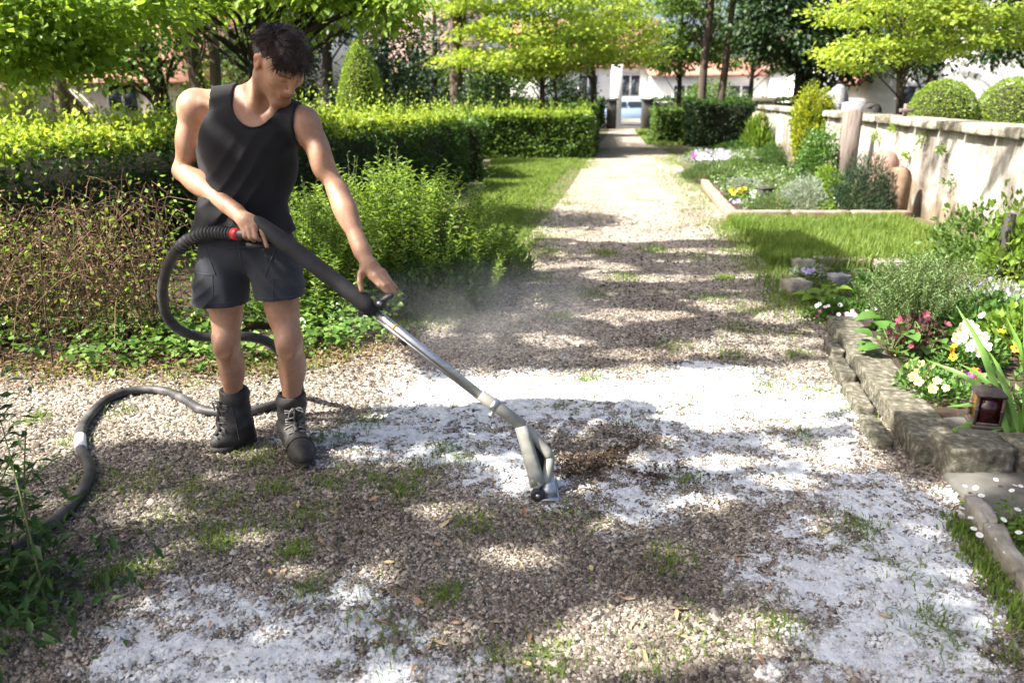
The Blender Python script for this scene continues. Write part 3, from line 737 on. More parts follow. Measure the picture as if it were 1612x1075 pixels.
tree('shade_tree', 'large tree left of the camera whose crown shades the near gravel', (-7.6, .6, 0), 8.2, .26, [(-10.6, .2, 6.4, 1.6, 1.6, 1.2, 3000)], HEDGE, .11, limbs=14, extra=e1, group='shade trees beside the path')
e2 = shade_leaves(34000, 4.6, 9.2, 4.8, 7.8)
def wall_shade(n):
    """leaves whose shadows streak across the near end of the wall"""
    s = rng.uniform(0, 6.2, n*4); z = rng.uniform(.05, 1.2, n*4)
    k = (fbm((s+z*.9)*2.4, z*.5+s*.1, 3) > .47+.10*np.clip((s-2.5)/3, -1, 1)); s, z = s[k][:n], z[k][:n]
    P = np.stack([WA[0]+WD[0]*s, WA[1]+WD[1]*s, z], 1); t = rng.uniform(8.5, 11.5, len(P))
    return P+TO_SUN*t[:, None], rng.normal(0, 1, P.shape), rng.uniform(.07, .12, len(P))
e2 = tuple(np.concatenate([a, b]) for a, b in zip(e2, wall_shade(2600)))
tree('shade_tree', 'tall tree left of the hedge whose crown shades the middle of the path', (-9.4, 4.6, 0), 7.6, .24, [(-12.2, 4.4, 6.4, 1.8, 1.6, 1.2, 3000)], HEDGE, .11, limbs=14, extra=e2, group='shade trees beside the path')

# trees seen in the picture
tree('maple_tree', 'broad lime-green tree hanging over the hedge at the far left', (-8.3, 9.2, 0), 6.5, .2,
     [(-5.0, 8.4, 2.2, 1.2, .8, .42, 5200), (-4.3, 8.6, 2.45, 1.0, .7, .36, 3600), (-5.6, 9, 2.75, 1.3, 1.0, .5, 3600), (-4.9, 8.3, 1.85, .8, .5, .22, 1300), (-6.3, 8.7, 2.2, .9, .8, .5, 1800), (-9.6, 9, 5.0, 1.6, 1.5, 1.1, 2000)], LIME, .085, limbs=30, clump=.38, flat=.5)
tree('maple_tree', 'dark-trunked tree right behind the man with hanging bright leaves', (-3.05, 9.9, 0), 3.7, .19,
     [(-1.9, 9.4, 2.66, .75, .6, .22, 3000), (-2.5, 9.5, 2.72, .9, .7, .2, 2000), (-3.9, 9.9, 2.66, 1.0, .7, .24, 2400), (-1.3, 9.2, 2.42, .4, .35, .2, 900), (-2.45, 9.6, 2.3, .2, .3, .3, 400)], LIME, .085, bark=BARKD, limbs=26, clump=.32, flat=.45, droop=.6)
tree('park_tree', 'slender leaning trunk with sparse foliage left of the man', (-5.65, 13.6, 0), 5.5, .17,
     [(-6.0, 13.8, 2.2, 1.2, .8, .5, 2400), (-7.2, 13.6, 2.4, 1.2, .9, .6, 2400), (-8, 14, 4.6, 1.6, 1.5, 1.0, 2000)], MIDG, .09, bark=BARKD, lean=(-.55, 0), limbs=18)
tree('park_tree', 'grey forked trunk in front of the red roofed house', (-4.75, 13.2, 0), 6, .14,
     [(-4.9, 13.2, 2.9, 1.0, .9, .3, 1600), (-6.4, 13.4, 4.8, 1.5, 1.4, 1.0, 2000)], LIME, .09, lean=(-.35, 0), limbs=12, forks=[((.02, 0, 1.0), (.12, 0, 2.4), (.1, 0, 4.4), .10)])
tree('cypress_tree', 'narrow dark green cypress column right of the man', (-4.15, 16.5, 0), 4.2, .1,
     [(-4.15, 16.5, .9, .42, .42, .9, 2400), (-4.15, 16.5, 2.1, .4, .4, 1.0, 2600), (-4.15, 16.5, 3.3, .3, .3, .9, 1800)], DARKG, .07, clump=.2, flat=1.2, droop=-.6, limbs=6)
tree('cypress_tree', 'second narrow cypress column behind the man\'s neck', (-4.85, 17.5, 0), 4.4, .1,
     [(-4.85, 17.5, 1.0, .4, .4, 1.0, 2000), (-4.85, 17.5, 2.4, .38, .38, 1.1, 2200), (-4.85, 17.5, 3.6, .3, .3, .9, 1400)], MIDG, .07, clump=.2, flat=1.2, droop=-.6, limbs=6)
tree('yew_tree', 'big dark evergreen with grey-green tips behind the clipped cone', (-2.65, 17.8, 0), 3.6, .12,
     [(-2.65, 17.8, 1.35, 1.15, 1.0, 1.1, 7000), (-2.5, 17.9, 2.35, .75, .7, .75, 3400), (-2.75, 17.9, 2.95, .4, .4, .45, 1200)], YEWG, .085, clump=.3, flat=.8, limbs=8, bark=BARKD)
tree('yew_tree', 'low round dark evergreen below the pale spreading tree', (-.62, 21.5, 0), 1.8, .1, [(-.62, 21.5, 1.15, .72, .7, .95, 5200)], DARKG, .08, clump=.3, flat=.8, limbs=5, bark=BARKD)
tree('park_tree', 'straight dark trunk rising behind the second hedge', (-1.45, 22.5, 0), 9, .2, [(-1.5, 22.5, 6.5, 3, 2.6, 1.8, 5000), (-.9, 22.5, 4.35, 1.6, 1, .4, 1100)], LIME, .12, limbs=16)
tree('spreading_tree', 'pale green tree with flat layered branches in the centre', (.78, 22.2, 0), 4.8, .09,
     [(.0, 21.8, 2.35, 2.2, 1.4, .26, 4200), (1.8, 22, 2.5, 2.4, 1.4, .28, 4600), (.6, 21.8, 3.05, 2.6, 1.6, .3, 5400), (1.3, 22, 3.65, 2.5, 1.6, .32, 4600), (.7, 22, 4.4, 2.2, 1.6, .4, 2600), (2.9, 22, 3.0, 1.0, .9, .35, 1300), (-.6, 21.9, 3.6, 1.3, 1, .3, 1500), (.9, 22, 2.05, 1.2, .8, .2, 800)],
     LIME_Y, .095, clump=.42, flat=.25, limbs=40, droop=.15)
tree('park_tree', 'dense green tree masking the houses left of the gate', (3.0, 31, 0), 5.5, .14, [(2.4, 30.6, 3.2, 1.6, 1.2, .8, 2600), (1.0, 31, 3.0, 1.3, 1, .9, 2000), (3.2, 31, 4.6, 1.8, 1.5, 1.0, 2600)], MIDG, .13, bark=BARKD, limbs=12)
tree('park_tree', 'dense dark tree behind the cypress columns', (-7.4, 27, 0), 6, .18, [(-7.6, 26.6, 2.6, 1.8, 1.2, 1.1, 3400), (-6.2, 26.8, 3.8, 1.5, 1.2, 1, 2400), (-8.6, 26.8, 4.2, 1.6, 1.4, 1.0, 2200)], DARKG, .13, bark=BARKD, limbs=12)
tree('park_tree', 'light green tree in front of the white house at far left', (-12.2, 22.5, 0), 5.5, .16, [(-12.6, 22, 2.4, 1.5, 1.1, .8, 2600), (-11.4, 22.2, 3.4, 1.5, 1.2, .8, 2200), (-14, 22.2, 3.2, 1.4, 1.2, .8, 2000)], LIME, .11, limbs=12)
tree('park_tree', 'dark bushy tree between brown roof and spreading tree', (-2.6, 28.5, 0), 5, .15, [(-2.9, 28.2, 1.9, 1.5, 1.1, 1.0, 3000), (-1.6, 28.4, 3.4, 1.3, 1.1, .9, 2000)], YEWG, .12, bark=BARKD, limbs=10)
tree('young_tree', 'thin young stem just right of the pale spreading tree', (1.2, 22.8, 0), 3.4, .05, [(1.3, 22.8, 2.6, .9, .8, .5, 1500)], LIME_Y, .09, limbs=10)
tree('young_tree', 'thin dark young stem in front of the red roofed white house', (2.15, 24.5, 0), 3.4, .045, [(2.2, 24.5, 3.1, .8, .8, .6, 1300)], LIME_Y, .09, limbs=10, bark=BARKD)
tree('park_tree', 'mid green tree with drooping branches above the gate', (5.9, 29.5, 0), 5.6, .1,
     [(5.3, 29, 2.7, 1.3, 1.0, .45, 2200), (6.4, 29.2, 3.0, 1.3, 1, .5, 2200), (5.7, 29, 3.8, 1.6, 1.3, .7, 2600), (5.9, 29, 5, 1.6, 1.6, 1, 2200)], MIDG, .13, clump=.4, flat=.4, bark=BARKD, limbs=18)
tree('park_tree', 'tall twin grey trunks behind the square hedge', (6.0, 26.3, 0), 8, .15,
     [(5.6, 26.3, 4.6, 1.5, 1.2, .55, 2200), (6.4, 26.3, 6.2, 2.2, 2, 1.4, 3200)], MIDG, .12, lean=(-.1, 0), limbs=12, forks=[((.5, .1, -.1), (.68, .1, 2.2), (.85, .1, 6.2), .15)])
tree('dark_tree', 'huge dark evergreen tree filling the upper right background', (8.9, 25.6, 0), 8, .32,
     [(8.3, 25, 3.3, 1.9, 1.5, .9, 7500), (9.2, 25, 4.5, 2.4, 1.8, 1.2, 7500), (7.6, 25.2, 4.9, 1.3, 1.2, .9, 2600), (9, 25.4, 6.6, 2.6, 2.2, 1.5, 4200), (9.6, 25.2, 2.5, 1.3, 1.0, .8, 4000), (10.8, 25.4, 3.6, 1.6, 1.4, 1.2, 3000)], DARKG, .13, bark=BARKD, clump=.5, flat=.45, limbs=24, droop=.5)
tree('park_tree', 'soft green tree masking the orange roof right of the gate', (9.6, 33.5, 0), 5.2, .12, [(9.0, 33, 3.2, 1.5, 1.1, .7, 2600), (10.6, 33.2, 3.0, 1.4, 1.1, .7, 2400), (11.8, 33.4, 3.6, 1.4, 1.1, .8, 2200), (9.8, 33.4, 4.5, 1.8, 1.4, .8, 2200)], MIDG, .13, bark=BARKD, limbs=16)
tree('spreading_tree', 'pale green tree spreading over the wall on the right', (6.35, 13.6, 0), 3.6, .075,
     [(5.7, 13.2, 2.15, 1.0, .8, .18, 1700), (6.7, 13.3, 2.3, 1.25, .8, .2, 2200), (6.1, 13.2, 2.7, 1.4, .9, .2, 2600), (7.2, 13.4, 2.75, 1.1, .8, .2, 1900), (6.4, 13.3, 3.15, 1.5, .9, .22, 2700), (6.6, 13.4, 3.6, 1.4, 1, .3, 2200), (7.9, 13.6, 2.45, .7, .6, .2, 900), (5.35, 13.2, 1.95, .45, .4, .12, 500)],
     LIME_Y, .07, clump=.28, flat=.28, limbs=36, droop=.2)
tree('dark_tree', 'dark leafy tree at the right edge behind the clipped domes', (11.0, 16.5, 0), 6, .2,
     [(10.6, 16.4, 2.9, 1.4, 1.2, .9, 4200), (10.2, 16.4, 4, 1.6, 1.3, .9, 3600), (9.4, 16.6, 2.6, .8, .7, .5, 1500), (11.5, 16.5, 4.6, 2, 1.6, 1.2, 3000)], DARKG, .1, bark=BARKD, limbs=16)
tree('park_tree', 'dark green tree between the wall and the far pier', (10.2, 20.5, 0), 5, .16, [(10, 20.3, 3.4, 1.5, 1.3, .9, 3200), (9.6, 20.2, 2.5, .9, .8, .6, 1600), (10.4, 20.3, 4.8, 1.8, 1.5, 1.1, 2600)], DARKG, .11, bark=BARKD, limbs=14)
tree('park_tree', 'grey-green tree far behind the hedges left of centre', (-5.4, 25, 0), 6.5, .2, [(-5.2, 24.6, 4.0, 1.5, 1.2, .9, 2600), (-4.4, 24.8, 5.0, 1.6, 1.3, 1, 2400), (-6.6, 24.6, 3.4, 1.2, 1, .8, 1800)], YEWG, .13, bark=BARKD, limbs=12)
tree('park_tree', 'soft green tree far behind the left hedge', (-10.5, 19.5, 0), 6, .18, [(-10.2, 19.2, 3.6, 1.8, 1.4, .9, 3000), (-9.2, 19.4, 2.7, 1.1, .9, .6, 1500), (-10.8, 19.2, 4.8, 2, 1.6, 1.2, 2400)], LIME, .11, limbs=14)

for i, (x, y, h, rx, m_, lab) in enumerate([(-.6, 35, 2.6, 1.5, MIDG, 'leafy shrub mass under the brown roof, behind the far hedge'), (2.2, 35.6, 2.2, 1.2, DARKG, 'dark shrub left of the white pillar'), (-3.6, 34, 3.0, 1.6, LIME, 'pale shrub mass in front of the brown roofed house'), (9.2, 38.8, 2.0, 1.6, MIDG, 'rounded green shrub in front of the wide white house'), (-9.8, 30, 3.6, 2.0, MIDG, 'tall green shrub mass in front of the steep red roof'), (-15.5, 24.5, 3.2, 1.7, LIME, 'sunny shrub mass beside the low brown roof'), (-17.8, 30, 3.8, 2.0, MIDG, 'green shrub mass in front of the white house at far left')]):
    tree('tall_shrub', lab, (x, y, 0), h*.8, .07, [(x, y, h*.55, rx, rx*.7, h*.5, 4200)], m_, .12, limbs=8, clump=.45, flat=.7, cat='shrub')

# ------------------------------------------------------------------ clipped shapes
def topiary(name, label, base, prof, n, leaf, m, group=None, stem=.05):
    """prof: list of (radius, height)"""
    base = np.array(base, float); t = empty(name, base, label, 'topiary', group)
    prof = np.array(prof, float)
    V, F = lathe(np.column_stack([np.maximum(prof[:, 0]-.06, .004), prof[:, 1]*.97]), base, 18); mesh('light_block_core', V, F, CORE, t, smooth=True)  # added dark solid under the leaves, keeps light from shining through
    seg = np.linalg.norm(np.diff(prof, axis=0), axis=1)*(prof[1:, 0]+prof[:-1, 0]+.02)
    k = rng.choice(len(seg), n, p=seg/seg.sum()); f = rng.random(n)
    r_ = prof[k, 0]*(1-f)+prof[k+1, 0]*f; z = prof[k, 1]*(1-f)+prof[k+1, 1]*f
    d = np.diff(prof, axis=0)[k]; nr, nz = d[:, 1], -d[:, 0]; q = np.hypot(nr, nz); nr, nz = nr/q, nz/q
    a = rng.uniform(0, 2*pi, n); dep = np.abs(rng.normal(0, .018, n))-.012+(fbm(a*2.2, z*5)-.5)*.05
    P = base+np.stack([(r_-dep*nr)*np.cos(a), (r_-dep*nr)*np.sin(a), z-dep*nz], 1)
    A = np.stack([nr*np.cos(a), nr*np.sin(a), nz], 1)*.7+rng.normal(0, .6, (n, 3))
    V, F = leaf_quads(P, A, leaf*rng.uniform(.6, 1.3, n), .6); mesh('leaves', V, F, m, t)
    return t
topiary('clipped_cone', 'tall clipped green cone rising above the long hedge', (-2.34, 12.9, 0), [(.42, .05), (.44, .5), (.40, 1.0), (.33, 1.5), (.25, 1.85), (.15, 2.1), (.06, 2.24), (.0, 2.27)], 20000, .036, TOPI)
topiary('clipped_dome', 'left clipped round box dome behind the wall', (6.38, 12.3, 0), [(.40, .1), (.47, .6), (.48, 1.0), (.45, 1.3), (.36, 1.52), (.2, 1.66), (.0, 1.7)], 19000, .03, TOPI, 'clipped box domes behind the wall')
topiary('clipped_dome', 'right clipped round box dome at the edge of the frame behind the wall', (7.28, 12.05, 0), [(.42, .1), (.48, .6), (.5, 1.05), (.47, 1.35), (.36, 1.56), (.2, 1.68), (.0, 1.72)], 19000, .03, TOPI, 'clipped box domes behind the wall')

# ------------------------------------------------------------------ houses
def house(name, label, c, w, d, h, roof_h, rz, wall_m, roof_m, wins=(), ridge='x', over=.35, chimney=None, door=None):
    """wins: (u, z, width, height) on the front wall (towards -y before turning), u from the middle"""
    c = np.array([c[0], c[1], 0.0]); t = empty(name, c, label, 'house')
    R = np.array([[cos(rz), -sin(rz), 0], [sin(rz), cos(rz), 0], [0, 0, 1]])
    tr = lambda V: np.asarray(V, float)@R.T+c
    if ridge == 'x':
        V = [(-w/2, -d/2, 0), (w/2, -d/2, 0), (w/2, d/2, 0), (-w/2, d/2, 0), (-w/2, -d/2, h), (w/2, -d/2, h), (w/2, d/2, h), (-w/2, d/2, h), (-w/2, 0, h+roof_h), (w/2, 0, h+roof_h)]
        F = [(0, 1, 5, 4), (2, 3, 7, 6), (1, 2, 6, 9, 5), (3, 0, 4, 8, 7)]
        e = roof_h/(d/2)*over
        a, b = w/2+over*.6, d/2+over
        RV = [(-a, -b, h-e), (a, -b, h-e), (a, 0, h+roof_h), (-a, 0, h+roof_h), (-a, b, h-e), (a, b, h-e)]
    else:
        V = [(-w/2, -d/2, 0), (w/2, -d/2, 0), (w/2, d/2, 0), (-w/2, d/2, 0), (-w/2, -d/2, h), (w/2, -d/2, h), (w/2, d/2, h), (-w/2, d/2, h), (0, -d/2, h+roof_h), (0, d/2, h+roof_h)]
        F = [(0, 1, 5, 8, 4), (2, 3, 7, 9, 6), (1, 2, 6, 5), (3, 0, 4, 7)]
        e = roof_h/(w/2)*over
        a, b = d/2+over*.6, w/2+over
        RV = [(-b, a, h-e), (-b, -a, h-e), (0, -a, h+roof_h), (0, a, h+roof_h), (b, a, h-e), (b, -a, h-e)]
    mesh('wall', tr(V), F, wall_m, t)
    RV = np.array(RV); up = np.array([0, 0, .16]); n = 6
    RF = [(0, 1, 2, 3), (3, 2, 5, 4)]
    RVV = np.vstack([RV+[0, 0, .03], RV+up]); RFF = [f[::-1] for f in RF]+[tuple(i+n for i in f) for f in RF]+[(0, 1, 1+n, n), (4, 4+n, 5+n, 5), (0, n, 3+n, 3), (3, 3+n, 4+n, 4), (1, 2, 2+n, 1+n), (2, 5, 5+n, 2+n)]
    rf = mesh('roof', tr(RVV), RFF, roof_m, t)
    for u, z, ww, hh in wins:
        V, F = box((u, -d/2-.01, z), (ww, .10, hh)); fr = mesh('window', tr(V), F, FRAMEW, t)
        V, F = cat_mesh([box((u-ww*.24, -d/2-.055, z), (ww*.4, .03, hh*.84)), box((u+ww*.24, -d/2-.055, z), (ww*.4, .03, hh*.84))]); mesh('pane', tr(V), F, GLASSD, fr)
        V, F = box((u, -d/2-.10, z-hh/2-.05), (ww*1.15, .22, .08)); mesh('sill', tr(V), F, FRAMEG, fr)
    if door:
        u, ww, hh, dm = door
        V, F = bevel_box((u, -d/2-.03, hh/2), (ww, .1, hh), .02); mesh('door', tr(V), F, dm, t)
    if chimney:
        u, ww = chimney
        V, F = box((u, .3, h+roof_h+.15), (ww, ww, 1.1)); mesh('chimney', tr(V), F, wall_m, rf)
    return t
house('house', 'low house with a wide brown tiled roof at the left edge', (-19.5, 26.5), 9, 6, .55, 1.55, .12, CREAMW, TILEB)
house('house', 'white rendered house with small windows behind the brown roof at far left', (-22, 36), 12, 8, 5.2, 2.4, .1, WHITEW, TILER, [(-4, 3.4, 1.0, 1.3), (-1.2, 3.4, 1.0, 1.3), (1.6, 3.4, 1.0, 1.3), (4.4, 3.4, 1.0, 1.3), (1.6, 1.2, 1, 1.2), (4.4, 1.2, 1, 1.2)], chimney=(2, .6))
house('house', 'pale house with a steep red roof behind the tree trunks', (-13.4, 34), 6.4, 7, 2.2, 4.0, .18, CREAMW, TILER, [(1.8, 1.4, 1.1, 1.1), (-1.4, 1.4, 1.1, 1.1)], chimney=(1.5, .6))
house('house', 'house with a brown roof seen between the dark evergreen and the straight trunk', (-4.0, 40), 5.0, 7, 2.6, 3.0, .05, CREAMW, TILEB, [(1.2, 1.7, 1.1, 1.2), (-1.2, 1.7, 1.1, 1.2)])
house('house', 'white house with a red roof and dark dormer window left of the gate', (4.4, 52), 8.5, 8, 3.1, 2.6, -.06, WHITEW, TILER, [(-2.6, 2.0, 1.2, 1.3), (.2, 2.0, 1.2, 1.3), (2.6, 2.0, 1.2, 1.3)], chimney=(-2, .6))
house('house', 'wide white house with grey windows right of the gate', (12.4, 50), 9.0, 8, 2.5, .9, -.05, WHITEW, TILER, [(-2.6, 1.5, 1.5, 1.1), (.4, 1.5, 1.5, 1.1), (3.1, 1.5, 1.5, 1.1)])
house('house', 'white gabled house behind the twin grey trunks', (17.2, 47), 6, 8, 3.0, 3.0, -.1, WHITEW, TILEB, [(-1.4, 1.9, 1, 1.2), (1.4, 1.9, 1, 1.2)], ridge='y')
house('house', 'white chapel-like gable left of the gate', (1.7, 46), 2.9, 5, 1.5, 2.3, -.04, WHITEW, FRAMEW, [], ridge='y', over=.1)
house('house', 'white house with a red gable behind the domes and the pale tree', (15.5, 30), 6, 7, 2.1, 2.8, -.25, WHITEW, TILER, [(-1.6, 1.3, 1, 1.1), (1.4, 1.3, 1, 1.1)], ridge='y')

# gate at the end of the path: two dark posts, white pillar, a parked car beyond
for lab, x in (('dark gate post on the left side of the far gate', 4.55), ('dark gate post on the right side of the far gate', 6.15)):
    V, F = cat_mesh([bevel_box((x, 37.9, .62), (.42, .42, 1.24), .02), bevel_box((x, 37.9, 1.29), (.54, .54, .09), .02)])
    mesh('gate_post', V, F, DARKP, origin=(x, 37.9, 0), label=lab, cat='post', group='posts of the far gate')
V, F = cat_mesh([bevel_box((5.0, 40.0, 1.6), (.5, .5, 3.2), .03), bevel_box((5.0, 40.0, 3.26), (.68, .68, .14), .03)])
mesh('pillar', V, F, WHITEW, origin=(5.0, 40, 0), label='tall white square pillar beside the gate opening', cat='pillar')
def parked_car():
    c = np.array([5.7, 42.6, 0]); t = empty('parked_car', c, 'pale blue car parked beyond the gate at the end of the path', 'car')
    paint = mat('car_paint', [(.24, .32, .44)], rough=.25, bump=0, spec=.6, coat=.6); rub = mat('tyre_rubber', [(.02, .02, .02)], rough=.8, bump=0)
    # side profile across x, seen from the front: body and cabin with rounded shoulders
    prof = [(-2.1, .35), (-2.12, .62), (-1.95, .82), (-1.1, .92), (-.55, 1.36), (.75, 1.42), (1.45, .98), (2.0, .9), (2.1, .6), (2.08, .35)]
    V = []; n = len(prof)
    for y, k in ((-.82, .9), (-.7, 1), (.7, 1), (.82, .9)):
        for x, z in prof: V.append((x*(k if abs(y) > .8 else 1), y, .35+(z-.35)*(1 if abs(y) < .8 else .93)))
    F = [(j*n+i, j*n+i+1, (j+1)*n+i+1, (j+1)*n+i) for j in range(3) for i in range(n-1)]+[tuple(range(n))[::-1], tuple(3*n+i for i in range(n)), ]
    F = [f[::-1] for f in F]
    mesh('body', np.array(V)+c, F, paint, t)
    V, F = cat_mesh([(np.array([(-.98, -.845, .95), (-.5, -.80, 1.29), (.05, -.80, 1.31), (.05, -.85, .95)])+c, [(0, 3, 2, 1)]), (np.array([(.12, -.85, .95), (.12, -.80, 1.31), (.68, -.80, 1.31), (1.25, -.845, .97)])+c, [(0, 3, 2, 1)])])
    mesh('side_window', V, F, GLASSD, t)
    for x in (-1.35, 1.35):
        for y in (-.74, .74):
            V, F = lathe([(.0, -.1), (.3, -.1), (.32, -.06), (.32, .06), (.3, .1), (0, .1)], c+[x, y, .32], 18, axis=(0, 1, 0)); w = mesh('wheel', V, F, rub, t, smooth=False)
            V, F = lathe([(.0, -.115), (.19, -.11), (.19, .11), (0, .115)], c+[x, y, .32], 14, axis=(0, 1, 0)); mesh('rim', V, F, FRAMEG, w)
parked_car()

# ------------------------------------------------------------------ planting
def bush(name, label, base, rx, ry, h, n, leaf, m, w=.5, up=.5, cat='shrub', stems=14, stem_m=None, shell=.55, lump=.25, group=None, cards=False, root=.25):
    """dome of leaves carried on stems"""
    base = np.array(base, float); t = empty(name, base, label, cat, group)
    u = unit(rng.normal(size=(n, 3))); u[:, 2] = np.abs(u[:, 2])
    rad = rng.uniform(shell**3, 1, n)**(1/3)
    ang = np.arctan2(u[:, 1], u[:, 0]); lum = 1+(fbm(ang*1.6+base[0]*3, u[:, 2]*3+base[1], 3)-.5)*2*lump
    P = base+u*(rad*lum)[:, None]*[rx, ry, h*.94]; P[:, 2] += h*.03
    A = u*.8+rng.normal(0, .5, (n, 3)); A[:, 2] += up
    f = leaf_cards if cards else leaf_quads
    V, F = f(P, A, leaf*rng.uniform(.6, 1.25, n), w); mesh('leaves', V, F, m, t)
    if stems:
        S = []
        for i in range(stems):
            e = P[rng.integers(0, n)]; s = base+np.append(rng.normal(0, root*rx, 2), -.03)
            S.append(tube(smooth_path([s, s+(e-s)*[.35, .35, .6], e], 6), np.linspace(.008, .003, 6)*max(1, h), 5))
        V, F = cat_mesh(S); mesh('stems', V, F, stem_m or STEM, t)
    return t
def wand_plant(name, label, base, rx, ry, h, nst, per, leaf, m, w=.22, cat='plant', spread=.35, stem_m=None, r=.003, group=None, up=.6, hvar=.3, arch=.15, start=.15):
    """many upright stems lined with leaves"""
    base = np.array(base, float); t = empty(name, base, label, cat, group)
    S, Ps, As = [], [], []
    for i in range(nst):
        o = rng.normal(0, .5, 2)*[rx, ry]; o = np.clip(o, [-rx, -ry], [rx, ry]); s = base+[o[0], o[1], -.01]
        hh = h*(1-hvar*rng.random())*(1-.35*(np.hypot(o[0]/rx, o[1]/ry))**2)
        le = np.append(o*spread/max(rx, .05)+rng.normal(0, arch, 2)*.6, 0)*hh
        e = s+[le[0], le[1], hh]; mpt = s+[le[0]*.3, le[1]*.3, hh*.55]
        p = smooth_path([s, mpt, e], 8); S.append(tube(p, np.linspace(r, r*.4, 8), 4, False))
        f = np.linspace(start, 1, per); q = smooth_path([s, mpt, e], 60)[(f*59).astype(int)]
        a = np.arange(per)*2.4+rng.uniform(0, 6)
        A = np.stack([np.cos(a), np.sin(a), np.full(per, up)], 1)+rng.normal(0, .2, (per, 3)); Ps.append(q); As.append(A)
    P, A = np.concatenate(Ps), np.concatenate(As)
    V, F = leaf_quads(P, A, leaf*rng.uniform(.6, 1.2, len(P)), w, N=np.tile([0, 0, 1.], (len(P), 1))+rng.normal(0, .4, P.shape)); mesh('leaves', V, F, m, t)
    V, F = cat_mesh(S); mesh('stems', V, F, stem_m or STEM, t)
    return t
PETALS = {}
def petal_mesh(kind, m, center, n=5, r=.02, cup=.25):
    if kind in PETALS: return PETALS[kind]
    V, F, mi = [], [], []
    for i in range(n):
        a = i*2*pi/n; k = len(V)
        for x, y, z in ((.1, 0, 0), (.55, -.42, cup*.5), (.95, -.28, cup), (1.0, .05, cup*1.1), (.9, .33, cup), (.5, .42, cup*.5)):
            V.append((r*(x*cos(a)-y*sin(a)), r*(x*sin(a)+y*cos(a)), r*z))
        F += [(k, k+1, k+2), (k, k+2, k+3), (k, k+3, k+4), (k, k+4, k+5)]; mi += [0]*4
    k = len(V); c = 6
    for i in range(c): V.append((r*.22*cos(i*2*pi/c), r*.22*sin(i*2*pi/c), r*.1))
    F.append(tuple(range(k, k+c))); mi.append(1)
    me = make_mesh('flower', np.array(V), F)
    me.materials.append(m); me.materials.append(center)
    # make_mesh groups faces by size: triangles first, the disc last
    idx = [0]*len(me.polygons); idx[-1] = 1; me.polygons.foreach_set('material_index', idx)
    PETALS[kind] = me; return me
def flowers(parent, kind, pts, tilt=.5, toward=(-.3, -.8), s=(.8, 1.2)):
    me = PETALS[kind]
    for p in pts:
        o = bpy.data.objects.new('flower', me); link(o, parent)
        o.location = tuple(np.array(p)-ORG[parent.name])
        d = Vector((toward[0]+rng.normal(0, .4), toward[1]+rng.normal(0, .4), 1/max(tilt, .05)*.5)).normalized()
        o.rotation_euler = (d.to_track_quat('Z', 'Y').to_matrix() @ Matrix.Rotation(rng.uniform(0, 6), 3, 'Z')).to_euler()
        k = rng.uniform(*s); o.scale = (k, k, k)
def flat_m(name, c, rough=.6): return leaf_mat(name, [tuple(x*.85 for x in c), c], .3, rough, tint=(1, 1, 1))
PALEY = flat_m('pale_yellow_petal', (.80, .72, .30)); CREAM = flat_m('cream_petal', (.85, .80, .55)); YEL = flat_m('yellow_petal', (.85, .55, .02)); ORN = flat_m('orange_petal', (.75, .30, .02))
MAG = flat_m('magenta_petal', (.5, .03, .3)); LAV = flat_m('lavender_petal', (.45, .36, .70)); WHT = flat_m('white_petal', (.8, .8, .78)); DPK = flat_m('dusky_pink_petal', (.24, .06, .085)); EYE = flat_m('flower_eye', (.5, .32, .02)); DKE = flat_m('dark_eye', (.06, .02, .05))
petal_mesh('pale_pansy', PALEY, EYE, 5, .026); petal_mesh('cream_pansy', CREAM, EYE, 5, .034); petal_mesh('yellow_pansy', YEL, DKE, 5, .022); petal_mesh('orange_pansy', ORN, DKE, 5, .022); petal_mesh('magenta_flower', MAG, EYE, 5, .018)
petal_mesh('lavender_flower', LAV, EYE, 5, .016); petal_mesh('white_flower', WHT, EYE, 6, .014); petal_mesh('dusky_flower', DPK, DKE, 5, .03, .6); petal_mesh('daisy', WHT, YEL, 9, .0105, .1); petal_mesh('far_lavender', LAV, EYE, 5, .032); petal_mesh('far_yellow', YEL, EYE, 6, .034); petal_mesh('far_white', WHT, EYE, 6, .03); petal_mesh('far_magenta', MAG, EYE, 6, .034)

